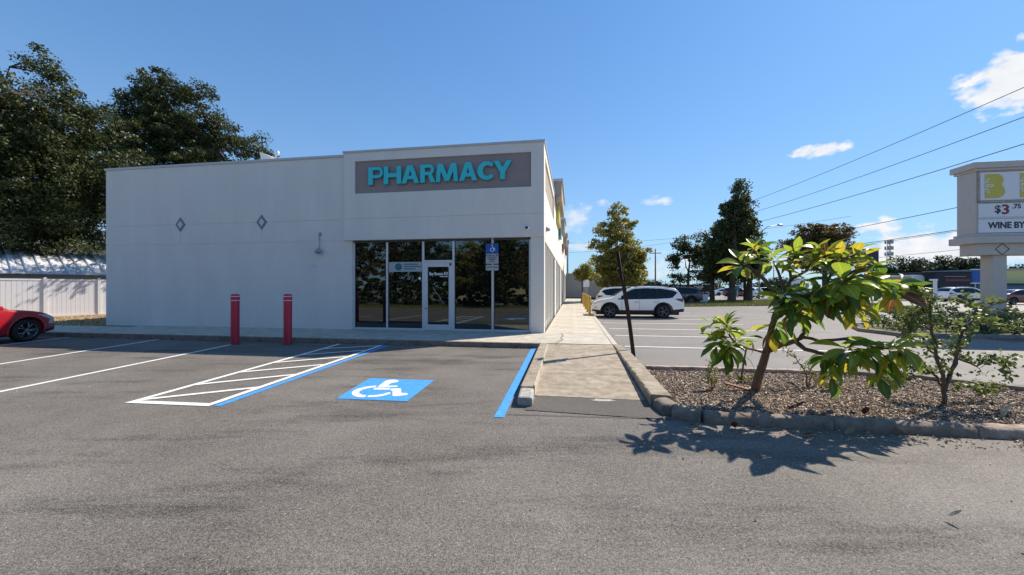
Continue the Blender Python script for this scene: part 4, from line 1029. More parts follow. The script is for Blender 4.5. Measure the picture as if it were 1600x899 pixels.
    for xc in (K['xf'], K['xr']):
        for s in (1, -1):
            yo = s * (Wd / 2 - .115)
            wh = link('wheel', None, root, (xc, yo, r))
            part('tyre', MB().lathe([(r * .66, -.105), (r * .93, -.11), (r, -.08), (r, .08), (r * .93, .11), (r * .66, .105)], 28, 'y'), 'tyre', wh, smooth=True)
            rb = MB().lathe([(0, -.02), (r * .6, -.02), (r * .64, s * .085), (r * .70, s * .10), (r * .70, s * .07)], 24, 'y')
            part('rim_barrel', rb, 'car_black', wh, smooth=True)
            sp = MB()
            for k in range(5):
                for dk in (-.14, .14):
                    t = 2 * math.pi * k / 5 + dk; t2 = 2 * math.pi * k / 5 + dk * 1.7
                    sp.tube([(r * .1 * math.cos(t), s * .075, r * .1 * math.sin(t)), (r * .40 * math.cos(t), s * .09, r * .40 * math.sin(t)), (r * .68 * math.cos(t2), s * .095, r * .68 * math.sin(t2))], [.025, .016, .02], 5)
            sp.lathe([(r * .645, s * .085), (r * .66, s * .108), (r * .70, s * .104)], 24, 'y'); sp.lathe([(0, s * .10), (.045, s * .10), (.06, s * .07)], 10, 'y')
            part('rim', sp, 'rim', wh, smooth=True)
            # wheel-arch lining / cladding
            if detail:
                pa = []; w2 = .05 if K['clad'] else .022
                vs = []; nn = 14
                a0 = math.asin(min(.95, max(-.9, (K['zb'] - r) / ra)))
                for k in range(nn + 1):
                    a = a0 + (math.pi - 2 * a0) * k / nn
                    for rad, of in ((ra - .004, -.06), (ra - .004, .014), (ra + w2, .012), (ra + w2, -.01)):
                        x, z = xc + rad * math.cos(a), r + rad * math.sin(a); vs.append((x, s * (wd(x, z) + of), z))
                fs = [(k * 4 + j, (k + 1) * 4 + j, (k + 1) * 4 + j + 1, k * 4 + j + 1) for k in range(nn) for j in range(3)]
                part('wheel_arch', MB().add(vs, fs), 'car_black' if K['clad'] else paint, root, smooth=True)
    if detail:
        cl = 'car_black'
        xa, xb2 = K['xr'] + ra + .03, K['xf'] - ra - .03
        sidepatch('sill', [(xa, K['zb'] - .01), (xb2, K['zb'] - .01), (xb2, K['zb'] + (.13 if K['clad'] else .05)), (xa, K['zb'] + (.13 if K['clad'] else .05))], .010, cl)
        hx = L / 2
        fz = K['zb']
        sidepatch('bumper_trim', [(K['xf'] + ra + .03, fz + .02), (hx - .03, fz + .06), (hx - .03, fz + .17), (K['xf'] + ra + .03, fz + .10)], .008, cl)
        sidepatch('bumper_trim', [(-hx + .03, fz + .06), (K['xr'] - ra - .03, fz + .0), (K['xr'] - ra - .03, fz + .16), (-hx + .03, fz + .22)], .008, cl)
        zh = zt(hx - .35)
        sidepatch('headlight', [(hx - .62, zh - .03), (hx - .10, zh - .26), (hx - .06, zh - .17), (hx - .30, zh - .06)], .008, 'lamp_clear')
        sidepatch('fog_lamp', [(hx - .30, .50), (hx - .10, .50), (hx - .12, .60), (hx - .26, .62)], .008, 'lamp_clear')
        zr = .98 if K['clad'] else .84
        sidepatch('tail_light', [(-hx + .05, zr - .10), (-hx + .12, zr - .12), (-hx + .50, zr + .03), (-hx + .40, zr + .06), (-hx + .06, zr + .08)], .009, 'lamp_red')
        for xd in (xb - .0, ):
            pass
        for x0 in (K['xf'] - .62, xb + .0, xc2 - .05):     # door shut lines
            sidepatch('door_seam', [(x0 - .006, K['zb'] + .14), (x0 + .006, K['zb'] + .14), (x0 + .006, belt + .0), (x0 - .006, belt + .0)], .002, 'car_black', True, 1, 6)
        for x0 in (xb + .16, xc2 + .08):
            for s in (1, -1):
                part('door_handle', MB().box(-.10, .10, -.012, .012, -.014, .014), 'chrome' if K['clad'] else paint, root, bevel=.006, loc=(x0, s * (wd(x0, belt - .12) + .022), belt - .12))
        for s in (1, -1):
            xm = x_hi - .10; y = s * (wd(xm, belt + .08) + .10)
            part('mirror', MB().add([(-.05, -.09, -.06), (.06, -.07, -.05), (.06, .07, -.05), (-.05, .09, -.06), (-.05, -.09, .08), (.05, -.07, .06), (.05, .07, .06), (-.05, .09, .08)], [(0, 3, 2, 1), (4, 5, 6, 7), (0, 1, 5, 4), (1, 2, 6, 5), (2, 3, 7, 6), (3, 0, 4, 7)]), paint, root, bevel=.025, loc=(xm, y, belt + .12))
            if K['clad']:
                pts = [(x, s * (wd(x, zt(x) - .07) - .06), zt(x) + .035 - (.05 if x in (-1.65, .15) else 0)) for x in (-1.65, -1.4, -.6, -.1, .15)]
                part('roof_rail', MB().tube(pts, .016, 6), 'car_black', root, smooth=True)
        # nose: grille and plate
        part('grille', MB().add([(hx + .004, -.42, .50), (hx + .004, .42, .50), (hx - .02, .50, zh - .20), (hx - .02, -.50, zh - .20)], [(0, 1, 2, 3)]), 'car_black', root)
        part('number_plate', MB().box(-hx - .012, -hx - .002, -.16, .16, .62, .78), 'plate', root)
    return root
def HD(u_, v_): d = W(u_, v_) - W(0, 0); return math.atan2(d.y, d.x)   # heading along a (u, v) direction
pW = W(4.27, 9.35)
vehicle(SUV, 'paint_white', 'large white suv parked nose in to the side walk, nearest in the side lot', 'car', (pW.x, pW.y, 0), HD(-1, 0))
pW = W(5.0, 17.2)
vehicle(SUV, 'paint_white', 'second white suv mostly hidden behind the nearest one', 'car', (pW.x, pW.y, 0), HD(1, 0))
pR = W(-15.80, -4.86)
vehicle(HATCH, 'paint_red', 'glossy red hatchback cut off by the left edge of the photo', 'car', (pR.x, pR.y, 0), HD(-.10, 1))
def gcar(kind, paint, label, x, y, heading, detail=False, name='parked_car'):
    p = gp(x, y); return vehicle(kind, paint, label, 'car', (p.x, p.y, 0), heading, name, None, detail)
gcar(SUV, 'paint_navy', 'dark blue suv parked just beyond the tail of the white suv', 1056, 474.6, HD(-1, .1), True)
gcar(SEDAN, 'paint_black', 'black car behind the big leaved tree in the side lot', 1279, 489, HD(1, 0), True)
gcar(SEDAN, 'paint_white', 'white sedan across the road between the dark tree trunks', 1132, 462.3, HD(1, .0))
gcar(SUV, 'paint_maroon', 'dark red off road car across the road behind the trunks', 1156, 465.5, HD(1, -1))
gcar(SUV, 'paint_white', 'white suv across the road right of the rightmost trunk', 1178, 465.8, HD(1, 1.2))
gcar(SUV, 'paint_black', 'black suv across the road behind the upper leaves', 1197, 464, HD(1, .2))
gcar(SUV, 'paint_silver', 'silver suv at the left end of the row before the white topped shop', 1399, 467, HD(.3, 1))
gcar(SUV, 'paint_black', 'black suv in the row before the white topped shop', 1422, 469, HD(-1, .5))
gcar(SEDAN, 'paint_white', 'white car at the right end of the row before the white topped shop', 1440, 468, HD(1, -.2))
gcar(SUV, 'paint_white', 'long white van like suv parked before the dark restaurant', 1507, 472, HD(1, .05), True)
gcar(SEDAN, 'paint_maroon', 'dark maroon car at the right edge behind the sign pillar', 1594, 476, HD(1, .0))
gcar(SEDAN, 'paint_navy', 'dark blue car left of the white shop front', 1240, 462.5, HD(1, .3))

# ------------------------------------------------------------------ trees
def leaf_cloud(name, centers, radii, per, size, m, parent, droop=0.0, aspect=.5, up=.5, cr=None):
    """many small folded leaf faces gathered in clumps"""
    cen = np.array(centers); k = len(cen); rad = np.array(radii)
    idx = np.repeat(np.arange(k), per); n = len(idx)
    off = NR.randn(n, 3); off /= (np.linalg.norm(off, axis=1)[:, None] + 1e-9); off *= (NR.rand(n, 1) ** .55)
    P = cen[idx] + off * rad[idx][:, None] * np.array([[1, 1, .62]])
    nrm = NR.randn(n, 3) + np.array([[0, 0, up]]) + off * .5; nrm /= np.linalg.norm(nrm, axis=1)[:, None]
    t = NR.randn(n, 3) + np.array([[0, 0, -droop]]); t -= nrm * (t * nrm).sum(1)[:, None]; t /= (np.linalg.norm(t, axis=1)[:, None] + 1e-9)
    b = np.cross(nrm, t); s = size * (.6 + .8 * NR.rand(n, 1))
    tip = P + t * s * .5; ba = P - t * s * .5; l = P + b * s * aspect * .5 - nrm * s * .06; r = P - b * s * aspect * .5 - nrm * s * .06
    v = np.stack([ba, r, tip, l], 1).reshape(-1, 3)
    return np_mesh(name, v, 4, m, parent)
def tree(name, label, base, blobs, nclump, per, size, m, trunk_r, fork=.35, clump=.6, bark='bark', group=None, lean=(0, 0), limbs=9, aspect=.5, sparse=.5, cat='tree', tube_n=7, droop=.2):
    base = Vector(base); root = thing(name, label, cat, base, 0, group)
    wts = [b[1][0] * b[1][1] * b[1][2] for b in blobs]; tot = sum(wts); cen = []; rad = []
    for (c, rr), w in zip(blobs, wts):
        c = Vector(c) - base; k = max(2, int(nclump * w / tot))
        for _ in range(k):
            d = Vector((rnd.gauss(0, 1), rnd.gauss(0, 1), rnd.gauss(0, 1))).normalized(); q = rnd.random() ** sparse
            cen.append((c.x + d.x * rr[0] * q, c.y + d.y * rr[1] * q, c.z + d.z * rr[2] * q)); rad.append(clump * rnd.uniform(.55, 1.35))
    leaf_cloud('crown', cen, rad, per, size, m, root, droop, aspect)
    cc_ = Vector((sum(Vector(b[0]).x * w for b, w in zip(blobs, wts)) / tot, sum(Vector(b[0]).y * w for b, w in zip(blobs, wts)) / tot, sum(Vector(b[0]).z * w for b, w in zip(blobs, wts)) / tot)) - base
    ht = max(c[2] for c in cen); zf = ht * fork; fk = Vector((lean[0] + cc_.x * fork * .6, lean[1] + cc_.y * fork * .6, zf))
    tp = [Vector((0, 0, -.1)), Vector((0, 0, .15)), fk * .5 + Vector((rnd.uniform(-.1, .1), 0, 0)), fk]
    part('trunk', MB().tube(tp, [trunk_r * 1.5, trunk_r * 1.12, trunk_r * .95, trunk_r * .8], 12), bark, root, smooth=True)
    topc = Vector((cc_.x * .9, cc_.y * .9, ht * .93))
    lead = [fk, fk.lerp(topc, .35) + Vector((rnd.uniform(-.3, .3), rnd.uniform(-.3, .3), 0)), fk.lerp(topc, .7), topc]
    part('limb', MB().tube(lead, [trunk_r * .75, trunk_r * .5, trunk_r * .3, trunk_r * .06], 9), bark, root, smooth=True)
    order = sorted(range(len(cen)), key=lambda i: rnd.random())
    tips = order[:limbs]; mains = []
    for i in tips:
        t = Vector(cen[i]); st = fk.lerp(topc, rnd.uniform(0, .6)) if t.z > zf else fk * rnd.uniform(.75, 1)
        mid = st.lerp(t, .5) + Vector((0, 0, (t - st).length * rnd.uniform(-.02, .14)))
        pts = [st, st.lerp(mid, .5) + Vector((rnd.uniform(-.1, .1), rnd.uniform(-.1, .1), 0)), mid, t]
        part('limb', MB().tube(pts, [trunk_r * .42, trunk_r * .33, trunk_r * .22, trunk_r * .05], tube_n), bark, root, smooth=True); mains.append(pts)
    mb = MB()
    for i in order[limbs:limbs + 140]:
        t = Vector(cen[i]); best = min((p for pts in mains + [lead] for p in pts[1:]), key=lambda p: (p - t).length)
        md = best.lerp(t, .5) + Vector((0, 0, .06 * (best - t).length)); mb.tube([best, md, t], [trunk_r * .10, trunk_r * .06, trunk_r * .02], 4, False)
    if mb.v: part('twigs', mb, bark, root, smooth=True)['kind'] = 'stuff'
    return root
def pb(x, y, d, rx, ry, rz=None):   # crown ellipsoid: centre seen at pixel x, y at depth d; radii given in pixels
    s = d / F; return (tuple(at(x, y, d)), (rx * s, (rz or (rx + ry) / 2) * s, ry * s))
tree('oak_tree', 'tall dark live oak at the far left towering over the fence', (-37, 25.5, 0),
     [pb(45, 190, 25, 75, 95), pb(60, 105, 25, 36, 36), pb(120, 215, 25, 62, 85), pb(40, 300, 24, 88, 85), pb(120, 325, 25, 62, 62), pb(22, 385, 22.5, 30, 40), pb(95, 380, 25, 62, 30), pb(-60, 250, 25, 90, 130), pb(160, 265, 25.5, 38, 70), pb(150, 385, 26, 14, 20), pb(-120, 330, 23, 80, 90), pb(60, 250, 24.5, 110, 120), pb(40, 372, 24, 70, 42), pb(172, 192, 27, 34, 30), pb(190, 215, 27, 30, 26)],
     980, 140, .185, 'leaf_oak', .5, .3, .80, limbs=14)
tree('oak_tree', 'spreading dark live oak rising behind the roof of the blank wall', (-19.5, 31, 0),
     [pb(252, 165, 31, 48, 55), pb(300, 150, 31, 32, 22), pb(215, 190, 31, 34, 36), pb(330, 205, 31, 45, 28), pb(380, 225, 31, 40, 20), pb(275, 225, 31, 70, 40), pb(410, 242, 31, 24, 14), pb(300, 275, 31, 110, 35), pb(235, 130, 31, 10, 20), pb(345, 185, 31, 10, 8)],
     700, 120, .19, 'leaf_oak', .42, .45, .66, limbs=16)
tree('oak_tree', 'lower oak crown filling the gap between the fence and the blank wall', (-21.5, 30, 0),
     [pb(110, 345, 29, 60, 40), pb(150, 300, 30, 36, 60), pb(195, 240, 30.5, 36, 24), pb(60, 340, 28, 50, 40), pb(250, 330, 24, 60, 46), pb(210, 280, 26, 40, 40)], 270, 120, .18, 'leaf_oak', .4, .3, .8, limbs=8)  # last blobs: crown hidden behind the building, added to shade the fence
tree('golden_tree', 'golden green young cypress behind the white suvs', gp(962, 471),
     [pb(968, 430, 42, 45, 27), pb(965, 395, 42, 40, 24), pb(962, 362, 42, 30, 22), pb(964, 336, 42, 13, 20), pb(1000, 400, 42, 16, 18), pb(935, 385, 42, 13, 13), pb(985, 352, 42, 14, 10), pb(945, 415, 42, 24, 18), pb(990, 425, 42, 26, 20)], 400, 60, .30, 'leaf_gold', .2, .12, .62, 'bark_grey', limbs=14, sparse=.6)
tree('small_tree', 'small olive green tree at the far end of the side walk', W(1.75, 25, .1),
     [pb(914, 430, 37, 20, 13), pb(918, 419, 37, 12, 9), pb(903, 428, 37, 8, 8)], 70, 45, .20, 'leaf_gold', .09, .4, .38, 'bark_grey', limbs=7)
tree('dark_tree', 'slim dark tree left of the tall pyramid shaped one', gp(1075, 470),
     [pb(1072, 385, 46, 20, 18), pb(1055, 410, 46, 16, 14), pb(1090, 400, 46, 18, 18), pb(1062, 435, 46, 22, 8), pb(1100, 430, 46, 16, 14)], 120, 50, .28, 'leaf_dark', .18, .45, .6, limbs=9, sparse=.7)
tree('dark_tree', 'broad dark tree tucked under the left side of the pyramid shaped one', gp(1113, 472),
     [pb(1115, 405, 44, 26, 28), pb(1108, 375, 44, 14, 20), pb(1116, 430, 44, 26, 16), pb(1125, 360, 44, 12, 16)], 150, 60, .26, 'leaf_dark', .26, .3, .65, limbs=9)
tree('pyramid_tree', 'tallest dark pyramid shaped tree at the road verge', gp(1143, 474),
     [pb(1150, 410, 42, 44, 26), pb(1152, 375, 42, 37, 24), pb(1153, 342, 42, 27, 24), pb(1155, 312, 42, 16, 22), pb(1156, 284, 42, 4, 10), pb(1156, 297, 42, 11, 14), pb(1152, 327, 42, 24, 20), pb(1150, 358, 42, 34, 20), pb(1148, 392, 42, 44, 20), pb(1150, 432, 42, 34, 12), pb(1120, 385, 42, 16, 22), pb(1182, 395, 42, 16, 26)], 800, 60, .26, 'leaf_dark', .40, .12, .58, limbs=14)
tree('dark_tree', 'dark tree right of the pyramid shaped one with a thick straight trunk', gp(1170, 472),
     [pb(1178, 395, 45, 14, 24), pb(1172, 425, 45, 24, 12), pb(1185, 385, 45, 10, 14)], 80, 55, .27, 'leaf_dark', .36, .3, .6, limbs=6)
tree('rusty_tree', 'round russet and green tree beyond the road', gp(1290, 466),
     [pb(1280, 385, 60, 42, 24), pb(1265, 372, 60, 25, 16), pb(1300, 368, 60, 30, 20), pb(1270, 362, 60, 30, 14), pb(1320, 400, 60, 26, 16), pb(1240, 395, 60, 20, 18), pb(1285, 410, 60, 50, 14), pb(1335, 392, 60, 14, 12), pb(1232, 385, 60, 14, 14)], 380, 75, .36, 'leaf_rust', .45, .3, .85, limbs=12)
for i, (x, y, d, rx, ry, lb) in enumerate(((1415, 424, 150, 42, 21, 'left end of the dark tree line under the cell tower'), (1468, 420, 152, 34, 19, 'middle of the dark tree line beyond the restaurant'), (1515, 421, 150, 34, 19, 'right part of the dark tree line left of the sign pillar'), (1440, 438, 148, 60, 12, 'low front part of the dark tree line'), (1595, 434, 150, 24, 18, 'behind the yellow shop right of the sign pillar'), (1372, 432, 150, 18, 12, 'small one under the blue billboard'))):
    tree('distant_tree', 'distant dark broad tree, ' + lb, (at(x, 450, d).x, d, 0), [pb(x, y, d, rx, ry), pb(x - rx * .4, y + 3, d, rx * .5, ry * .8), pb(x + rx * .35, y - 2, d, rx * .5, ry * .9)], 110, 42, .95, 'leaf_far', .8, .4, 2.2, limbs=4)
for i, (x, y, d, rx, ry, lb) in enumerate(((1010, 447, 95, 26, 9, 'behind the golden tree'), (1045, 452, 90, 20, 7, 'behind the white suv roof'), (1215, 445, 95, 22, 11, 'seen through the upper leaves'), (1195, 452, 85, 16, 8, 'right of the thick trunk'), (1100, 452, 100, 30, 8, 'behind the dark sign board'), (948, 452, 60, 18, 8, 'left of the golden tree'), (1330, 446, 110, 30, 10, 'beneath the blue billboard'))):
    tree('distant_tree', 'far hazy green tree low on the horizon, ' + lb, (at(x, 450, d).x, d, 0), [pb(x, y, d, rx, ry)], 50, 40, .55, 'leaf_far', .3, .4, 1.5, limbs=3)

# hedge under the monument sign
def hedge(name, label, boxes, n_, size, m, base):
    base = Vector(base); root = thing(name, label, 'hedge', base, -TH)
    v = []
    cen, rad = [], []
    for (u0, u1, v0, v1, z1) in boxes:
        k = int((u1 - u0) * (v1 - v0) * (7 if size < .15 else 16))
        for _ in range(k): cen.append((rnd.uniform(u0, u1), rnd.uniform(v0, v1), rnd.uniform(.12, z1))); rad.append(rnd.uniform(.15, .32))
    leaf_cloud('foliage', cen, rad, n_, size, m, root, 0, .55)
    mb = MB()
    for c in cen[::6]: mb.tube([(c[0] + rnd.uniform(-.2, .2), c[1] + rnd.uniform(-.2, .2), 0), (c[0], c[1], c[2] * .6), (c[0] + rnd.uniform(-.1, .1), c[1], c[2] + .1)], [.015, .01, .004], 4, False)
    part('stems', mb, 'bark_grey', root)['kind'] = 'stuff'
    return root
hedge('hedge', 'unruly green hedge growing round the foot of the monument sign', [(0, 9, 0, 3.2, .75), (.6, 9, .5, 3.0, .95), (-.6, 1, .6, 2.6, .5)], 34, .095, 'leaf_hedge', W(12.4, 2.1))
isl = struct(gframe('sign_island'))
part('soil', MB().prism([(11.6, 1.9), (26, 2.0), (26, 6.0), (12.6, 5.6), (11.4, 3.5)], -.01, .09), 'grass_base', isl)
curb_run([(11.3, 3.4), (11.6, 1.86), (26, 1.95)], .13, .08, 'curb', parent=isl, seg=2)
curb_run([(11.3, 3.4), (12.4, 5.7), (26, 6.1)], .13, .08, 'curb', parent=isl, seg=2)

# ------------------------------------------------------------------ the big-leaved tree in the planter
def big_leaf(L, wf, droop, fold, curl, seed):
    rr = random.Random(seed); n = 7; vs = []; uv = []
    pet = .10 * L; x = 0.0; z = 0.0; ang = 0.0
    prof = [.05, .42, .74, .95, 1.0, .84, .45, .0]
    for i in range(n + 1):
        t = i / n; w = prof[i] * wf * L * .5; wob = rr.uniform(-.03, .03) * L * .3
        for s in (-1, 0, 1):
            vs.append((pet + x, s * w * math.cos(fold), z + abs(s) * w * math.sin(fold) + (wob if s else 0) + (curl * w * s))); uv.append((s, t))
        ang -= droop / n; x += L * math.cos(ang) / n; z += L * math.sin(ang) / n
    vs += [(0, -.004, 0), (0, .004, 0), (pet, .004, .0), (pet, -.004, .0)]; uv += [(0, 0)] * 4
    fs = []
    for i in range(n):
        a = i * 3; fs += [(a, a + 3, a + 4, a + 1), (a + 1, a + 4, a + 5, a + 2)]
    b = (n + 1) * 3; fs.append((b, b + 3, b + 2, b + 1))
    return vs, fs, uv
LEAFM = {}
for mi, mname in enumerate(('big_green', 'big_light', 'big_yellow', 'big_brown')):
    for k in range(4):
        vs, fs, uv = big_leaf(1.0, (.42, .36, .45, .32)[k], (.3, .8, 1.15, .5)[k], (.35, .5, .25, .7)[k], (.0, .15, -.12, .1)[k], k)
        me = bpy.data.meshes.new('leaf'); me.from_pydata(vs, [], fs); me.materials.append(MATS[mname])
        ul = me.uv_layers.new(name='UVMap')
        for lp in me.loops: ul.data[lp.index].uv = uv[lp.vertex_index]
        me.polygons.foreach_set('use_smooth', [True] * len(me.polygons)); LEAFM[(mi, k)] = me
BT = thing('big_leaf_tree', 'small tree with long glossy green and yellow leaves in the planter bed', 'tree', gp(1180, 612, .08), 0)
b0 = BT.location.copy()
def q(x, y, d): return at(x, y, d) - b0
def branch(pts, r0, r1, name='limb'):
    P = [q(*p) for p in pts]; out = []
    for i in range(len(P) - 1):
        out.append(P[i]); out.append(P[i].lerp(P[i + 1], .5) + Vector((rnd.uniform(-1, 1), rnd.uniform(-1, 1), rnd.uniform(-1, 1))) * .008)
    out.append(P[-1]); n_ = len(out)
    part(name, MB().tube(out, [r0 + (r1 - r0) * i / (n_ - 1) for i in range(n_)], 9), 'bark_smooth', BT, smooth=True)
D = b0.y
def lean_in(x, y):
    k = min(1, max(0, (590 - y) / 170)); k = k * k * (3 - 2 * k)
    a = -.86 * k * (.3 + .7 * min(1, max(0, (x - 1150) / 130)))
    if y > 500 and x > 1225: a = -.35 - .45 * min(1, (x - 1225) / 130)
    if x < 1190 and y > 480: a = -.30 * min(1, (1195 - x) / 60)
    return a
q_old = q
def q(x, y, d): return q_old(x, y, d + lean_in(x, y)) if y < 612 else q_old(x, y, d)
branch([(1179, 618, D), (1186, 585, D), (1195, 558, D), (1199, 545, D)], .062, .048, 'trunk')
branch([(1199, 547, D), (1204, 520, D - .05), (1210, 500, D - .1), (1222, 478, D - .15)], .045, .032)
branch([(1222, 478, D - .15), (1208, 455, D - .2), (1195, 438, D - .2), (1184, 427, D - .2)], .030, .022)
branch([(1184, 427, D - .2), (1172, 419, D - .25), (1161, 412, D - .3)], .020, .012)
branch([(1186, 428, D - .2), (1190, 412, D - .15), (1181, 392, D - .1)], .021, .012)
branch([(1222, 478, D - .15), (1226, 455, D), (1216, 425, D + .1), (1209, 408, D + .1)], .024, .012)
branch([(1226, 458, D), (1236, 436, D + .1), (1232, 418, D + .15), (1243, 400, D + .2)], .022, .012)
branch([(1236, 437, D + .1), (1258, 425, D + .2), (1272, 405, D + .2), (1288, 400, D + .2)], .018, .011)
branch([(1222, 478, D - .15), (1240, 474, D - .2), (1262, 462, D - .2), (1290, 450, D - .15), (1315, 440, D - .1)], .030, .016)
branch([(1290, 450, D - .15), (1300, 425, D + .1), (1312, 408, D + .1), (1333, 398, D + .1)], .018, .011)
branch([(1315, 440, D - .1), (1345, 430, D), (1378, 440, D), (1395, 450, D)], .018, .010)
branch([(1199, 549, D), (1222, 538, D - .1), (1242, 533, D - .15), (1258, 546, D - .2), (1285, 553, D - .25), (1320, 556, D - .3)], .040, .018)
branch([(1242, 533, D - .15), (1256, 527, D - .1), (1280, 533, D - .15), (1320, 530, D - .2), (1352, 540, D - .2), (1388, 545, D - .25)], .026, .012)
branch([(1250, 530, D - .15), (1257, 520, D - .1), (1254, 500, D - .1), (1250, 482, D - .1)], .026, .014)
branch([(1196, 552, D), (1180, 547, D - .1), (1160, 543, D - .2), (1140, 538, D - .3)], .018, .012)
branch([(1150, 541, D - .25), (1140, 525, D - .3), (1135, 508, D - .3)], .014, .009)
cols = []
def rosette(x, y, d, n_, L, elev, wts, axis=(0, 0, 1), dark=0):
    """leaves spiralling round a twig tip; elev = mean angle above the horizontal"""
    c = q(x, y, d); L *= .93; n_ = int(n_ * 1.55); ax = Vector(axis).normalized(); a0 = rnd.uniform(0, 6.28)
    for i in range(n_):
        a = a0 + i * 2.39996; e = R(elev[0] + (elev[1] - elev[0]) * (i / max(1, n_ - 1)) + rnd.uniform(-14, 14))
        ln = L * rnd.uniform(.7, 1.12); mi = rnd.choices((0, 1, 2, 3), wts)[0]; k = rnd.choices((0, 1, 2, 3), (3, 3, 2, 2))[0]
        M = Matrix.Rotation(a, 4, 'Z') @ Matrix.Rotation(-e, 4, 'Y') @ Matrix.Rotation(rnd.uniform(-.7, .7), 4, 'X')
        Qr = Vector((0, 0, 1)).rotation_difference(ax).to_matrix().to_4x4()
        off = ax * (-.10 * i / n_) + Vector((rnd.uniform(-.02, .02), rnd.uniform(-.02, .02), rnd.uniform(-.02, .02)))
        cols.append((Matrix.Translation(c + off) @ Qr @ M @ Matrix.Scale(ln, 4), mi, k))
G = (4, 4.4, 1.3, .2); Y = (1.2, 4, 2.8, .2); DK = (6, 2.8, .7, .3)
for a in [(1181, 388, D - .1, 8, .27, (60, -10), (3, 3, 2, 0)), (1160, 411, D - .3, 9, .30, (50, -25), G), (1208, 405, D + .1, 9, .30, (60, -20), Y), (1243, 398, D + .2, 8, .29, (60, -20), Y),
          (1270, 404, D + .2, 7, .27, (65, 0), Y), (1290, 398, D + .2, 9, .32, (55, -25), G), (1312, 406, D + .1, 8, .28, (60, -15), Y), (1334, 398, D + .1, 8, .28, (55, -10), Y),
          (1230, 462, D - .25, 12, .36, (45, -45), DK), (1238, 480, D - .35, 9, .36, (10, -50), DK), (1268, 460, D - .2, 12, .36, (45, -50), G), (1316, 438, D - .15, 17, .46, (40, -65), (4, 3, 2, .3)),
          (1345, 428, D, 11, .38, (45, -45), Y), (1370, 436, D, 9, .34, (45, -40), Y), (1396, 450, D, 10, .34, (35, -50), (1, 2.4, 4, .8)), (1252, 484, D - .1, 8, .30, (10, -60), DK),
          (1290, 553, D - .25, 8, .30, (10, -65), G), (1322, 545, D - .3, 13, .36, (30, -65), G), (1356, 540, D - .2, 9, .34, (25, -55), DK), (1388, 544, D - .25, 12, .40, (45, -60), G),
          (1135, 508, D - .3, 15, .25, (70, -20), G), (1140, 537, D - .35, 17, .33, (20, -75), DK), (1120, 530, D - .3, 10, .26, (40, -50), G), (1168, 520, D - .25, 7, .28, (30, -30), Y), (1212, 505, D - .15, 9, .32, (10, -65), DK), (1255, 430, D + .1, 7, .28, (40, -30), G), (1290, 455, D - .1, 8, .32, (30, -60), DK), (1335, 470, D - .1, 8, .36, (0, -70), (3, 3, 3, .3)), (1405, 535, D - .2, 7, .34, (20, -60), G), (1372, 575, D - .3, 5, .30, (0, -60), G), (1300, 578, D - .3, 5, .28, (-10, -70), G), (1110, 505, D - .2, 6, .22, (50, -20), G), (1350, 395, D + .1, 6, .26, (50, -20), Y), (1410, 440, D, 6, .3, (30, -40), Y)]:
    rosette(*a)
cols.sort(key=lambda t: (b0 + t[0].translation).length - t[0].to_scale()[0] * 3)
for M_, mi, k in cols[:296]:
    o = link('leaf', LEAFM[(mi, k)], BT); o.matrix_local = M_
bmx = MB(); uvs = []; mids = []
for M_, mi, k in cols[296:]:
    me = LEAFM[(mi, k)]; bmx.add([M_ @ v.co for v in me.vertices], [tuple(p.vertices) for p in me.polygons])
    for p in me.polygons:
        mids.append(mi)
        for li in p.loop_indices: uvs.append(tuple(me.uv_layers[0].data[li].uv))
me = bpy.data.meshes.new('inner_leaves'); me.from_pydata(bmx.v, [], bmx.f)
for nm in ('big_green', 'big_light', 'big_yellow', 'big_brown'): me.materials.append(MATS[nm])
ul = me.uv_layers.new(name='UVMap')
for i_, t in enumerate(uvs): ul.data[i_].uv = t
me.polygons.foreach_set('material_index', mids); me.polygons.foreach_set('use_smooth', [True] * len(mids))
link('inner_leaves', me, BT)['kind'] = 'stuff'
part('tie', MB().lathe([(.058, -.008), (.062, 0), (.058, .008)], 12, 'z', tuple(q(1190, 573, D))), 'worn_white', BT)

# ------------------------------------------------------------------ thorny shrub at the right of the planter
def shrub(name, label, base_px, stems, leafn, size, m, bark='bark_grey', z=.08, twig=.5, spread=.05):
    b = gp(*base_px, z); root = thing(name, label, 'shrub', b, 0); allp = []
    for pts, r0 in stems:
        P = [at(px, py, b.y + dd) - b for px, py, dd in pts]; out = []
        for i in range(len(P) - 1):
            for k in range(3): out.append(P[i].lerp(P[i + 1], k / 3) + Vector((rnd.uniform(-1, 1), rnd.uniform(-1, 1), rnd.uniform(-1, 1))) * .012 * (1 if i + k else 0))
        out.append(P[-1]); n_ = len(out)
        part('stem', MB().tube(out, [r0 * (1 - .82 * i / (n_ - 1)) for i in range(n_)], 6), bark, root, smooth=True)
        allp += [(p, i / n_) for i, p in enumerate(out) if i / n_ > .22]
    tw = MB(); cen = []; rad = []
    for p, t in allp:
        for _ in range(2):
            d = Vector((rnd.gauss(0, 1), rnd.gauss(0, 1), rnd.gauss(.3, .8))).normalized() * rnd.uniform(.08, .3) * twig
            e = p + d; tw.tube([p, p + d * .5 + Vector((0, 0, .02)), e], [.005, .004, .002], 4, False); cen += [tuple(p + d * .55), tuple(e)]; rad += [spread * rnd.uniform(.7, 1.3), spread * 1.2 * rnd.uniform(.7, 1.3)]
    part('twigs', tw, bark, root)['kind'] = 'stuff'
    leaf_cloud('foliage', cen, rad, leafn, size, m, root, 0, .62, .6)
    return root
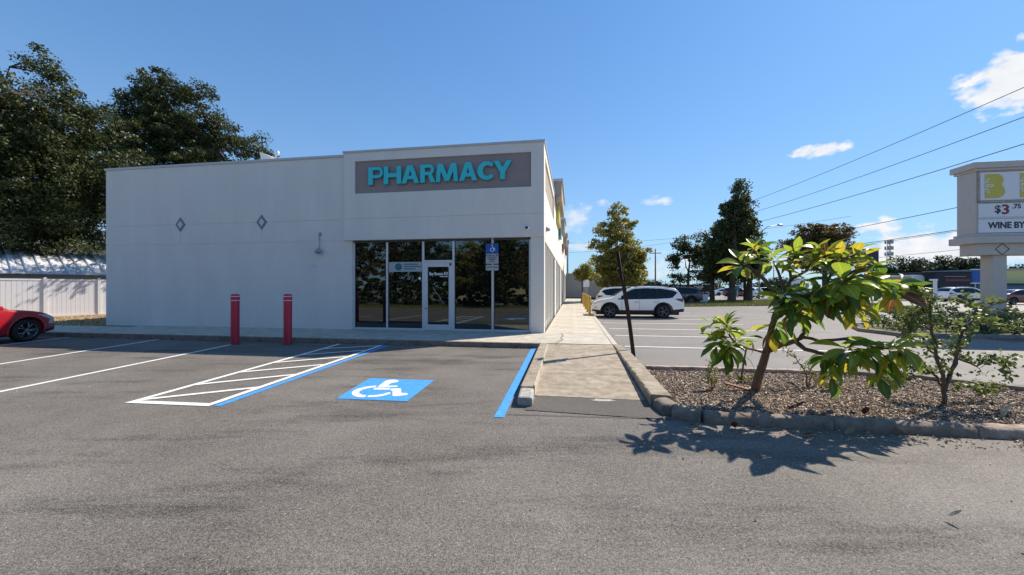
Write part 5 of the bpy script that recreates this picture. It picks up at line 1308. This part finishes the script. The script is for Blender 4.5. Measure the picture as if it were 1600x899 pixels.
shrub('thorny_shrub', 'leggy green shrub with small leaves at the right of the planter bed', (1474, 633),
      [([(1474, 633, 0), (1474, 600, 0), (1465, 560, -.1), (1457, 520, -.15), (1450, 485, -.2), (1462, 460, -.2)], .030),
       ([(1474, 610, 0), (1486, 580, 0), (1502, 545, .1), (1512, 510, .2), (1525, 480, .2), (1500, 462, .2)], .027),
       ([(1476, 612, 0), (1492, 570, -.1), (1500, 530, -.2), (1510, 505, -.2), (1540, 500, -.1), (1580, 515, 0)], .022),
       ([(1473, 605, 0), (1460, 585, .1), (1440, 570, .2), (1425, 575, .2), (1405, 590, .2)], .016),
       ([(1468, 560, -.1), (1445, 540, -.2), (1420, 525, -.2), (1405, 505, -.2)], .014),
       ([(1495, 560, 0), (1525, 572, 0), (1550, 562, -.1), (1570, 568, -.1), (1580, 585, -.1)], .013),
       ([(1474, 612, 0), (1500, 600, .1), (1530, 605, .1), (1545, 615, .1)], .012),
       ([(1457, 520, -.15), (1435, 500, -.2), (1420, 490, -.2)], .012),
       ([(1450, 490, -.2), (1440, 462, -.2), (1425, 452, -.2)], .008), ([(1512, 510, .2), (1540, 480, .2), (1570, 470, .2)], .009)],
      6, .056, 'leaf_bush', spread=.080)
shrub('weedy_shrub', 'thin pale weedy shrub between the big leaved tree and the right shrub', (1262, 606),
      [([(1262, 606, 0), (1258, 580, 0), (1242, 560, 0), (1225, 548, 0)], .014), ([(1264, 606, 0), (1268, 585, 0), (1262, 568, 0)], .009), ([(1266, 606, 0), (1280, 594, 0), (1292, 596, 0)], .006)], 3, .035, 'leaf_weed', twig=.35, spread=.035)
shrub('weedy_shrub', 'pale yellow green weed at the left of the big leaved tree', (1113, 612),
      [([(1113, 612, 0), (1112, 595, 0), (1106, 575, .1)], .010), ([(1113, 610, 0), (1122, 590, .1), (1110, 568, .1)], .008)], 4, .04, 'leaf_weed', twig=.35, spread=.04)
for i, (x, y, lb) in enumerate(((1300, 612, 'low yellowish weed tuft right of the big leaved tree'), (1400, 605, 'flat weed patch beside the black hose loop'), (1545, 612, 'small weed sprout behind the dry twig'), (1165, 600, 'small weed tuft at the foot of the big leaved tree'))):
    shrub('weed', lb, (x, y), [([(x, y, 0), (x - 8, y - 8, 0), (x - 12, y - 12, 0)], .004), ([(x, y, 0), (x + 9, y - 7, 0), (x + 14, y - 9, 0)], .004)], 4, .035, 'leaf_weed' if i != 1 else 'leaf_bush', twig=.35, spread=.05)

# small things lying in the bed
o = tag(part('wooden_board', MB().box(-.26, .26, -.03, .03, -.012, .012), 'wood_board', None, .003, loc=gp(1162, 607, .13), rot=(R(8), R(14), R(-12))), 'short reddish board lying against the foot of the big leaved tree', 'board')
st = thing('stake', 'thin grey wooden stake with a loose tie left of the trunk', 'stake', gp(1157, 600, .08))
part('stick', MB().tube([(0, 0, 0), (.05, 0, .33), (.10, .0, .60)], [.016, .014, .012], 7), 'bark_grey', st)
part('tie', MB().tube([(.09, 0, .42), (.16, 0, .36), (.24, 0, .20), (.26, 0, .02)], .004, 5).tube([(.08, 0, .42), (.02, 0, .34), (.05, 0, .2)], .004, 5), 'litter_pale', st)
hb = gp(1385, 607, .08)
tag(part('hose_loop', MB().tube([(-.17, .05, -.02), (-.155, .04, .12), (-.09, .02, .22), (.0, 0, .262), (.07, -.02, .22), (.11, -.04, .12), (.115, -.05, -.03)], .013, 9), 'hose', None, smooth=True, loc=hb), 'black irrigation hose sticking up as an arch from the mulch', 'hose')
tw = thing('dry_stump', 'pale dry forked twig stump near the right end of the bed', 'twig', gp(1566, 652, .08))
part('twig', MB().tube([(0, 0, 0), (.03, 0, .07), (.10, 0, .15), (.17, 0, .17)], [.02, .018, .014, .008], 7), 'litter_pale', tw)
part('twig', MB().tube([(0, 0, 0), (-.01, 0, .09), (.02, 0, .17)], [.014, .012, .006], 6), 'litter_pale', tw)
tag(part('drip_line', MB().tube([gp(x, y, .11) - gp(1250, 600, .11) for x, y in ((1218, 602), (1228, 598), (1240, 599), (1248, 606), (1254, 612))], .012, 6), 'bark_grey', None, loc=gp(1250, 600, .11)), 'curved grey stick lying on the mulch between the trunk and the weedy shrub', 'stick')
me = bpy.data.meshes.new('dry_leaf')
vs, fs, uv = big_leaf(1.0, .42, -.9, .5, .2, 9)
for i, (x, y, z, m, s, lb) in enumerate([(1220, 642, .10, 'litter_red', .26, 'dark red curled leaf on the mulch in front of the trunk'), (1332, 640, .10, 'litter_pale', .18, 'pale dry leaf standing on the mulch right of the red one'), (1135, 598, .10, 'litter', .16, 'brown leaf on the mulch left of the board'),
                                  (1075, 672, .0, 'litter_pale', .17, 'pale curled leaf at the outer foot of the planter corner'), (1150, 671, .0, 'litter_red', .18, 'brown leaf against the front curb below the trunk'), (1250, 679, .0, 'litter', .20, 'tan leaf against the front curb, right of the brown one'),
                                  (1258, 690, .0, 'litter_pale', .13, 'small pale leaf lying in the tree shadow'), (1318, 681, .0, 'litter', .15, 'tan leaf in the gutter right of the tree shadow'), (1420, 680, .0, 'litter_pale', .12, 'small pale leaf in the gutter under the shrub'), (1350, 650, .14, 'litter_red', .2, 'dark leaf on the back of the front curb'), (1470, 812, .0, 'litter_pale', .12, 'lone pale leaf lying on the open asphalt at the right')]):
    me = bpy.data.meshes.new('fallen_leaf'); me.from_pydata(vs, [], fs); me.materials.append(MATS[m])
    o = link('fallen_leaf', me, None, gp(x, y, z) + Vector((0, 0, .02)), (rnd.uniform(-.3, .3), rnd.uniform(-.2, .2), rnd.uniform(0, 6.28))); o.scale = (s, s, s); tag(o, lb, 'leaf')
tag(part('paint_blob', MB().prism([(-.17, -.03), (-.06, -.075), (.10, -.05), (.20, -.02), (.12, .02), (.16, .06), (.02, .045), (-.09, .06), (-.10, .01)], 0, .004), 'worn_white', None, loc=W(1.33, -6.86, .009), rot=(0, 0, -TH)), 'splash of dried white paint at the foot of the ramp', 'paint splash')

# ------------------------------------------------------------------ poles, wires, tower, far signs and shops
def upole(label, base, h, arms=True, r=.16):
    t = thing('utility_pole', label, 'utility pole', base, -TH)
    part('pole', MB().tube([(0, 0, 0), (0, 0, h)], [r, r * .65], 10), 'pole_wood', t, smooth=True)
    if arms: part('crossarm', MB().box(-1.1, 1.1, -.06, .06, h - .9, h - .78), 'pole_wood', t)
    for dx in (-1, -.4, .4, 1): part('insulator', MB().lathe([(.03, 0), (.06, .05), (.05, .12), (0, .14)], 8, 'z', (dx if arms else 0, 0, h - .78 + (0 if arms else .3))), 'galv', t) if arms else None
    return t
Z = (0, 0)
upole('wooden pole beside the thick trunk on the verge carrying the high wires', W(20.5, 35.5), 12.3)
upole('thin pole rising left of the golden tree beyond the end wing', (at(887, 450, 90).x, 90, 0), 10.9, False, .2)
upole('grey pole between the golden tree and the slim dark tree', (at(1024, 450, 75).x, 75, 0), 9.2, True, .17)
upole('thin far pole seen through the upper leaves of the planter tree', (at(1209, 450, 95).x, 95, 0), 7.6, False, .12)
upole('far pole at the right edge beyond the yellow shop', (at(1598, 450, 90).x, 90, 0), 6.5, False, .12)
def wire(label, pts, r=.011):
    base = Vector(pts[0]); P = [Vector(p) - base for p in pts]
    return tag(part('power_line', MB().tube(P, r, 5, False), 'wire', None, loc=base), label, 'power line', 'overhead power lines on the right')
def sag(p, q_, s, n_=14): p, q_ = Vector(p), Vector(q_); return [p.lerp(q_, i / n_) - Vector((0, 0, s * 4 * (i / n_) * (1 - i / n_))) for i in range(n_ + 1)]
wire('highest of the three bold wires running up to the right edge', sag(W(20.5, -8, 10.55), W(20.5, 35.5, 11.3), .45), .017)
wire('middle of the three bold wires running up to the right edge', sag(W(20.5, -8, 9.25), W(20.5, 35.5, 10.0), .45), .017)
wire('lowest of the three bold wires running up to the right edge', sag(W(20.5, -8, 8.0), W(20.5, 35.5, 8.8), .40), .019)
wire('single wire entering behind the top of the monument sign', sag(W(24, -5, 6.6), W(24, 60, 7.6), .5), .02)
wire('wire passing behind the wine panel of the monument sign', sag(W(50, -5, 9.6), W(50, 110, 10.2), .8), .045)
for k, (z, lb) in enumerate(((11.2, 'upper'), (8.3, 'middle'), (7.2, 'lower'))): wire('faint %s wire far beyond the road toward the cell tower' % lb, sag(W(60, -5, z), W(60, 150, z + .4), 1.0), .03)
wire('thin wire crossing the sky between the golden tree and the pyramid tree', sag((at(887, 380, 90)), at(1330, 338, 70), 1.2), .022)
wire('second thin wire crossing the sky above the golden tree', sag((at(887, 395, 90)), at(1190, 352, 78), 1.0), .022)
sl = thing('street_lamp', 'curved arm street lamp reaching out right of the pyramid tree', 'street lamp', (at(1186, 450, 55).x, 55, 0))
part('pole', MB().tube([(0, 0, 0), (0, 0, 9.0), (.3, 0, 9.6), (1.2, 0, 10.35), (2.6, 0, 10.6)], [.11, .08, .06, .05, .045], 8), 'galv', sl, smooth=True)
part('lamp_head', MB().lathe([(0, -.5), (.10, -.4), (.15, 0), (.12, .35), (0, .45)], 10, 'x', (3.0, 0, 10.6)), 'galv', sl, smooth=True)
ct = thing('cell_tower', 'grey lattice cell tower with antenna panels above the far tree line', 'tower', (at(1389, 450, 170).x, 170, 0))
mb = MB(); hT = 22.8
for k in range(3):
    a = 2.094 * k; mb.tube([(1.1 * math.cos(a), 1.1 * math.sin(a), 0), (.55 * math.cos(a), .55 * math.sin(a), hT)], .12, 5)
for i in range(20):
    z0, z1 = hT * i / 20, hT * (i + 1) / 20; ra0, ra1 = 1.1 - .55 * i / 20, 1.1 - .55 * (i + 1) / 20
    for k in range(3): mb.tube([(ra0 * math.cos(2.094 * k), ra0 * math.sin(2.094 * k), z0), (ra1 * math.cos(2.094 * (k + 1)), ra1 * math.sin(2.094 * (k + 1)), z1)], .06, 4)
part('lattice', mb, 'galv', ct)
for i, z in enumerate((hT - .9, hT - 3.6, hT - 6.2)):
    part('platform', MB().lathe([(1.1, 0), (1.3, 0), (1.3, .12), (1.1, .12)], 12, 'z', (0, 0, z - .3)), 'galv', ct)
    for k in range(7):
        a = 2 * math.pi * k / 7; part('antenna_panel', MB().box(-.22, .22, -.12, .12, -.8, .8), 'galv', ct, loc=(1.35 * math.cos(a), 1.35 * math.sin(a), z), rot=(0, 0, a + math.pi / 2))
def sboard(name, label, px, py, d, wpx, hpx, m, lines, tm, legs=True, tsize=.3, fr=None):
    s = d / F; w, h = wpx * s, hpx * s; c = at(px, py, d); t = thing(name, label, 'sign', (c.x, d, 0), -TH)
    bd = part('board', MB().box(-w / 2, w / 2, 0, .25, c.z - h / 2, c.z + h / 2), m, t)
    if fr: part('frame', MB().box(-w / 2 - .1, w / 2 + .1, -.03, .3, c.z + h / 2, c.z + h / 2 + .15).box(-w / 2 - .1, w / 2 + .1, -.03, .3, c.z - h / 2 - .15, c.z - h / 2), fr, t)
    for (s_, x, y, sz) in lines: link('lettering', text_mesh('lettering', s_, sz * h, tm, .01, .01 * h), t, (x * w, -.02, c.z + y * h), UP)
    if legs:
        for k in (-.3, .3): part('leg', MB().tube([(w * k, .12, 0), (w * k, .12, c.z - h / 2)], .09, 6), 'galv', t)
    return t
sboard('loans_sign', 'dark board lettered LOANS and CASH behind the slim dark trees', 1080, 454.5, 50, 66, 19, 'dark_board', [('LOANS', -.22, .24, .42), ('DEP', .16, .24, .42), ('CASH', .30, -.26, .42)], 'sign_white')
sboard('billboard', 'dark blue billboard with white lettering left of the cell tower', 1348, 402, 120, 44, 26, 'ink_navy', [('AR', .10, .33, .28)], 'ink_white')
wp_ = sboard('white_board', 'pale board seen through the upper leaves of the planter tree', 1245, 439, 75, 24, 8, 'far_white', [], 'ink_white')
sboard('blue_sign', 'light blue sign with a white figure between the restaurant and the sign pillar', 1533, 432, 62, 22, 20, 'sign_blue', [('I', 0, .15, .5)], 'ink_white', True, fr='far_white')
sboard('green_sign', 'small green street sign between the two thick trunks', 1149, 450, 60, 12, 6, 'banner_teal', [], 'ink_white')
wb = thing('white_cabinet', 'low white utility box on the verge by the dark blue suv', 'box', gp(1096, 474), -TH)
part('box', MB().box(-.55, .55, -.3, .3, 0, .95), 'far_white', wb, .02); part('lid', MB().box(-.6, .6, -.35, .35, .95, 1.05), 'far_dark', wb, .01); part('latch', MB().box(-.1, -.02, -.33, -.30, .5, .7), 'far_dark', wb)
def shop(name, label, x0, x1, ytop, d, depth, m, band=None, roofm=None, windows=0, doors=None, extra=None):
    a, b = at(x0, ytop, d), at(x1, ytop, d); t = thing(name, label, 'building', (a.x, d, 0)); w, h = b.x - a.x, a.z
    part('wall', MB().box(0, w, 0, depth, 0, h), m, t)
    part('roof', MB().box(-.2, w + .2, -.25, depth, h, h + .25), roofm or 'far_grey', t)
    if band: part('fascia', MB().box(-.05, w + .05, -.5, -.002, h * band[0], h * .995), band[1], t)
    for i in range(windows):
        wx = w * (i + .5) / windows; part('window', MB().box(wx - w / windows * .33, wx + w / windows * .33, -.05, -.003, .7, min(2.6, h * .55)), 'car_glass', t)
    return t, w, h
shop('white_shop', 'small shop with a white top band and tan walls before the far trees', 1424, 1458, 432, 68, 9, 'far_tan', (.52, 'far_white'), 'far_white', 3)
t, w, h = shop('restaurant', 'low dark restaurant front with a faint red sign', 1459, 1522, 427, 66, 12, 'far_dark', (.35, 'far_dark'), 'far_dark', 4)
part('sign_strip', MB().box(w * .2, w * .8, -.56, -.502, 2.7, 3.1), 'ink_red', t); part('light_bar', MB().box(w * .18, w * .70, -.58, -.502, 3.5, 3.58), 'galv', t)
t, w, h = shop('yellow_shop', 'yellow shop front with a dark blue lower storey right of the sign pillar', 1560, 1640, 422, 66, 12, 'far_yellow', None, 'far_grey', 0)
part('lower_front', MB().box(-.1, w, -.6, -.003, 0, 2.35), 'far_blue', t); part('awning', MB().box(-.2, w, -1.3, -.602, 2.1, 2.35), 'far_dark', t)
shop('tan_shop', 'low tan and grey shop partly hidden under the far tree line', 1380, 1423, 440, 72, 8, 'far_tan', (.75, 'far_grey'), 'far_grey', 3)
shop('blue_front_shop', 'dark blue shop front between the restaurant and the sign pillar', 1522, 1560, 444, 66, 12, 'far_blue', None, 'far_dark', 3)
shop('low_store', 'long low pale store far down the road behind the trunks', 1190, 1262, 444, 120, 14, 'far_white', (.6, 'far_grey'), 'far_grey', 6)
shop('low_store', 'long low dark store behind the dark sign board', 1000, 1120, 446, 130, 14, 'far_grey', (.6, 'far_dark'), 'far_grey', 6)
pp_ = thing('post_sign', 'white square post on the far verge in front of the restaurant', 'post', gp(1461, 472)); part('post', MB().box(-.12, .12, -.12, .12, 0, 2.4), 'far_white', pp_); part('cap', MB().box(-.5, .16, -.16, .16, 2.4, 2.6), 'far_white', pp_)
fv = struct(part('far_verge', MB().box(0, 90, 0, 1.6, 0, .06), 'grass_base', None, loc=gp(1100, 469.5), rot=(0, 0, R(-8))))
dn = struct(part('drive_median', MB().box(0, 24, -.9, .9, 0, .08), 'grass_base', None, loc=gp(1392, 487.5), rot=(0, 0, R(-14))))

# ------------------------------------------------------------------ what the storefront glass reflects: lawn, hedge, trees and poles behind the viewer
lawn = struct(part('lawn_strip', MB().box(-45, 14, -19.6, -14.5, -.01, .05), 'grass_base', None, loc=P0, rot=(0, 0, -TH)))
part('kerb', MB().box(-45, 14, -14.5, -14.36, -.01, .10), 'curb', lawn)
blades('grass', [[W(-26, -19.4), W(12, -19.4), W(12, -14.6), W(-26, -14.6)]], 9000, .05, .16, 'blade', 'mown green grass of the strip reflected in the storefront glass', .05, .02)
hedge('hedge', 'dark clipped hedge along the lawn reflected in the storefront glass', [(-34, 12, 0, 1.6, 2.3)], 60, .26, 'leaf_dark', W(0, -21.5))
road_b = sheet('back_road', wl([(-60, -30), (30, -30), (30, -24), (-60, -24)]), -.004, 'road')
for i, (u, v, hh, rr, mm_, lb) in enumerate(((-22, -23, 8.5, 3.0, 'leaf_dark', 'bushy tree seen in the leftmost pane'), (-17, -24, 9.0, 3.2, 'leaf_rust', 'brownish tree seen in the second pane'), (-12.8, -22.5, 7.5, 2.6, 'leaf_dark', 'tree seen left of the door'), (-9.0, -24, 6.0, 2.2, 'leaf_gold', 'low tree seen in the door transom'),
        (-5.8, -17, 6.4, 1.9, 'leaf_dark', 'small tree with a leaning trunk seen right of the door'), (-2.6, -25, 7.0, 2.6, 'leaf_rust', 'tree seen under the parking sign'), (.2, -17, 6.2, 1.6, 'leaf_dark', 'slim tree with a leaning trunk in the last pane'), (3.4, -23, 8, 2.6, 'leaf_dark', 'tall tree at the right edge of the last pane'))):
    lean = (1.0, 0) if v > -18 else (0, 0); c = W(u, v)
    tree('reflected_tree', 'tree behind the viewer, ' + lb, c, [((c.x + lean[0], c.y, hh * .50), (rr * 1.15, rr, hh * .33)), ((c.x + lean[0] * 1.2, c.y, hh * .80), (rr * .7, rr * .7, hh * .24))], 170, 70, .26, mm_, .16, .25, .6, limbs=7, lean=(lean[0] * .5, 0))
upole('wooden pole behind the viewer reflected in the second pane', W(-13.2, -21), 9.5, False)
rh = bthing('back_house', 'house with a low reddish roof behind the viewer reflected in the glass', 'house', -6, -38)
part('wall', MB().box(-9, 9, -8, 0, 0, 3.0), 'far_tan', rh); part('roof', MB().add([(-9.8, .8, 2.9), (9.8, .8, 2.9), (9.8, -8.8, 2.9), (-9.8, -8.8, 2.9), (-4.5, -4, 5.6), (4.5, -4, 5.6)], [(0, 1, 5, 4), (1, 2, 5), (2, 3, 4, 5), (3, 0, 4)]), 'roof_red', rh)
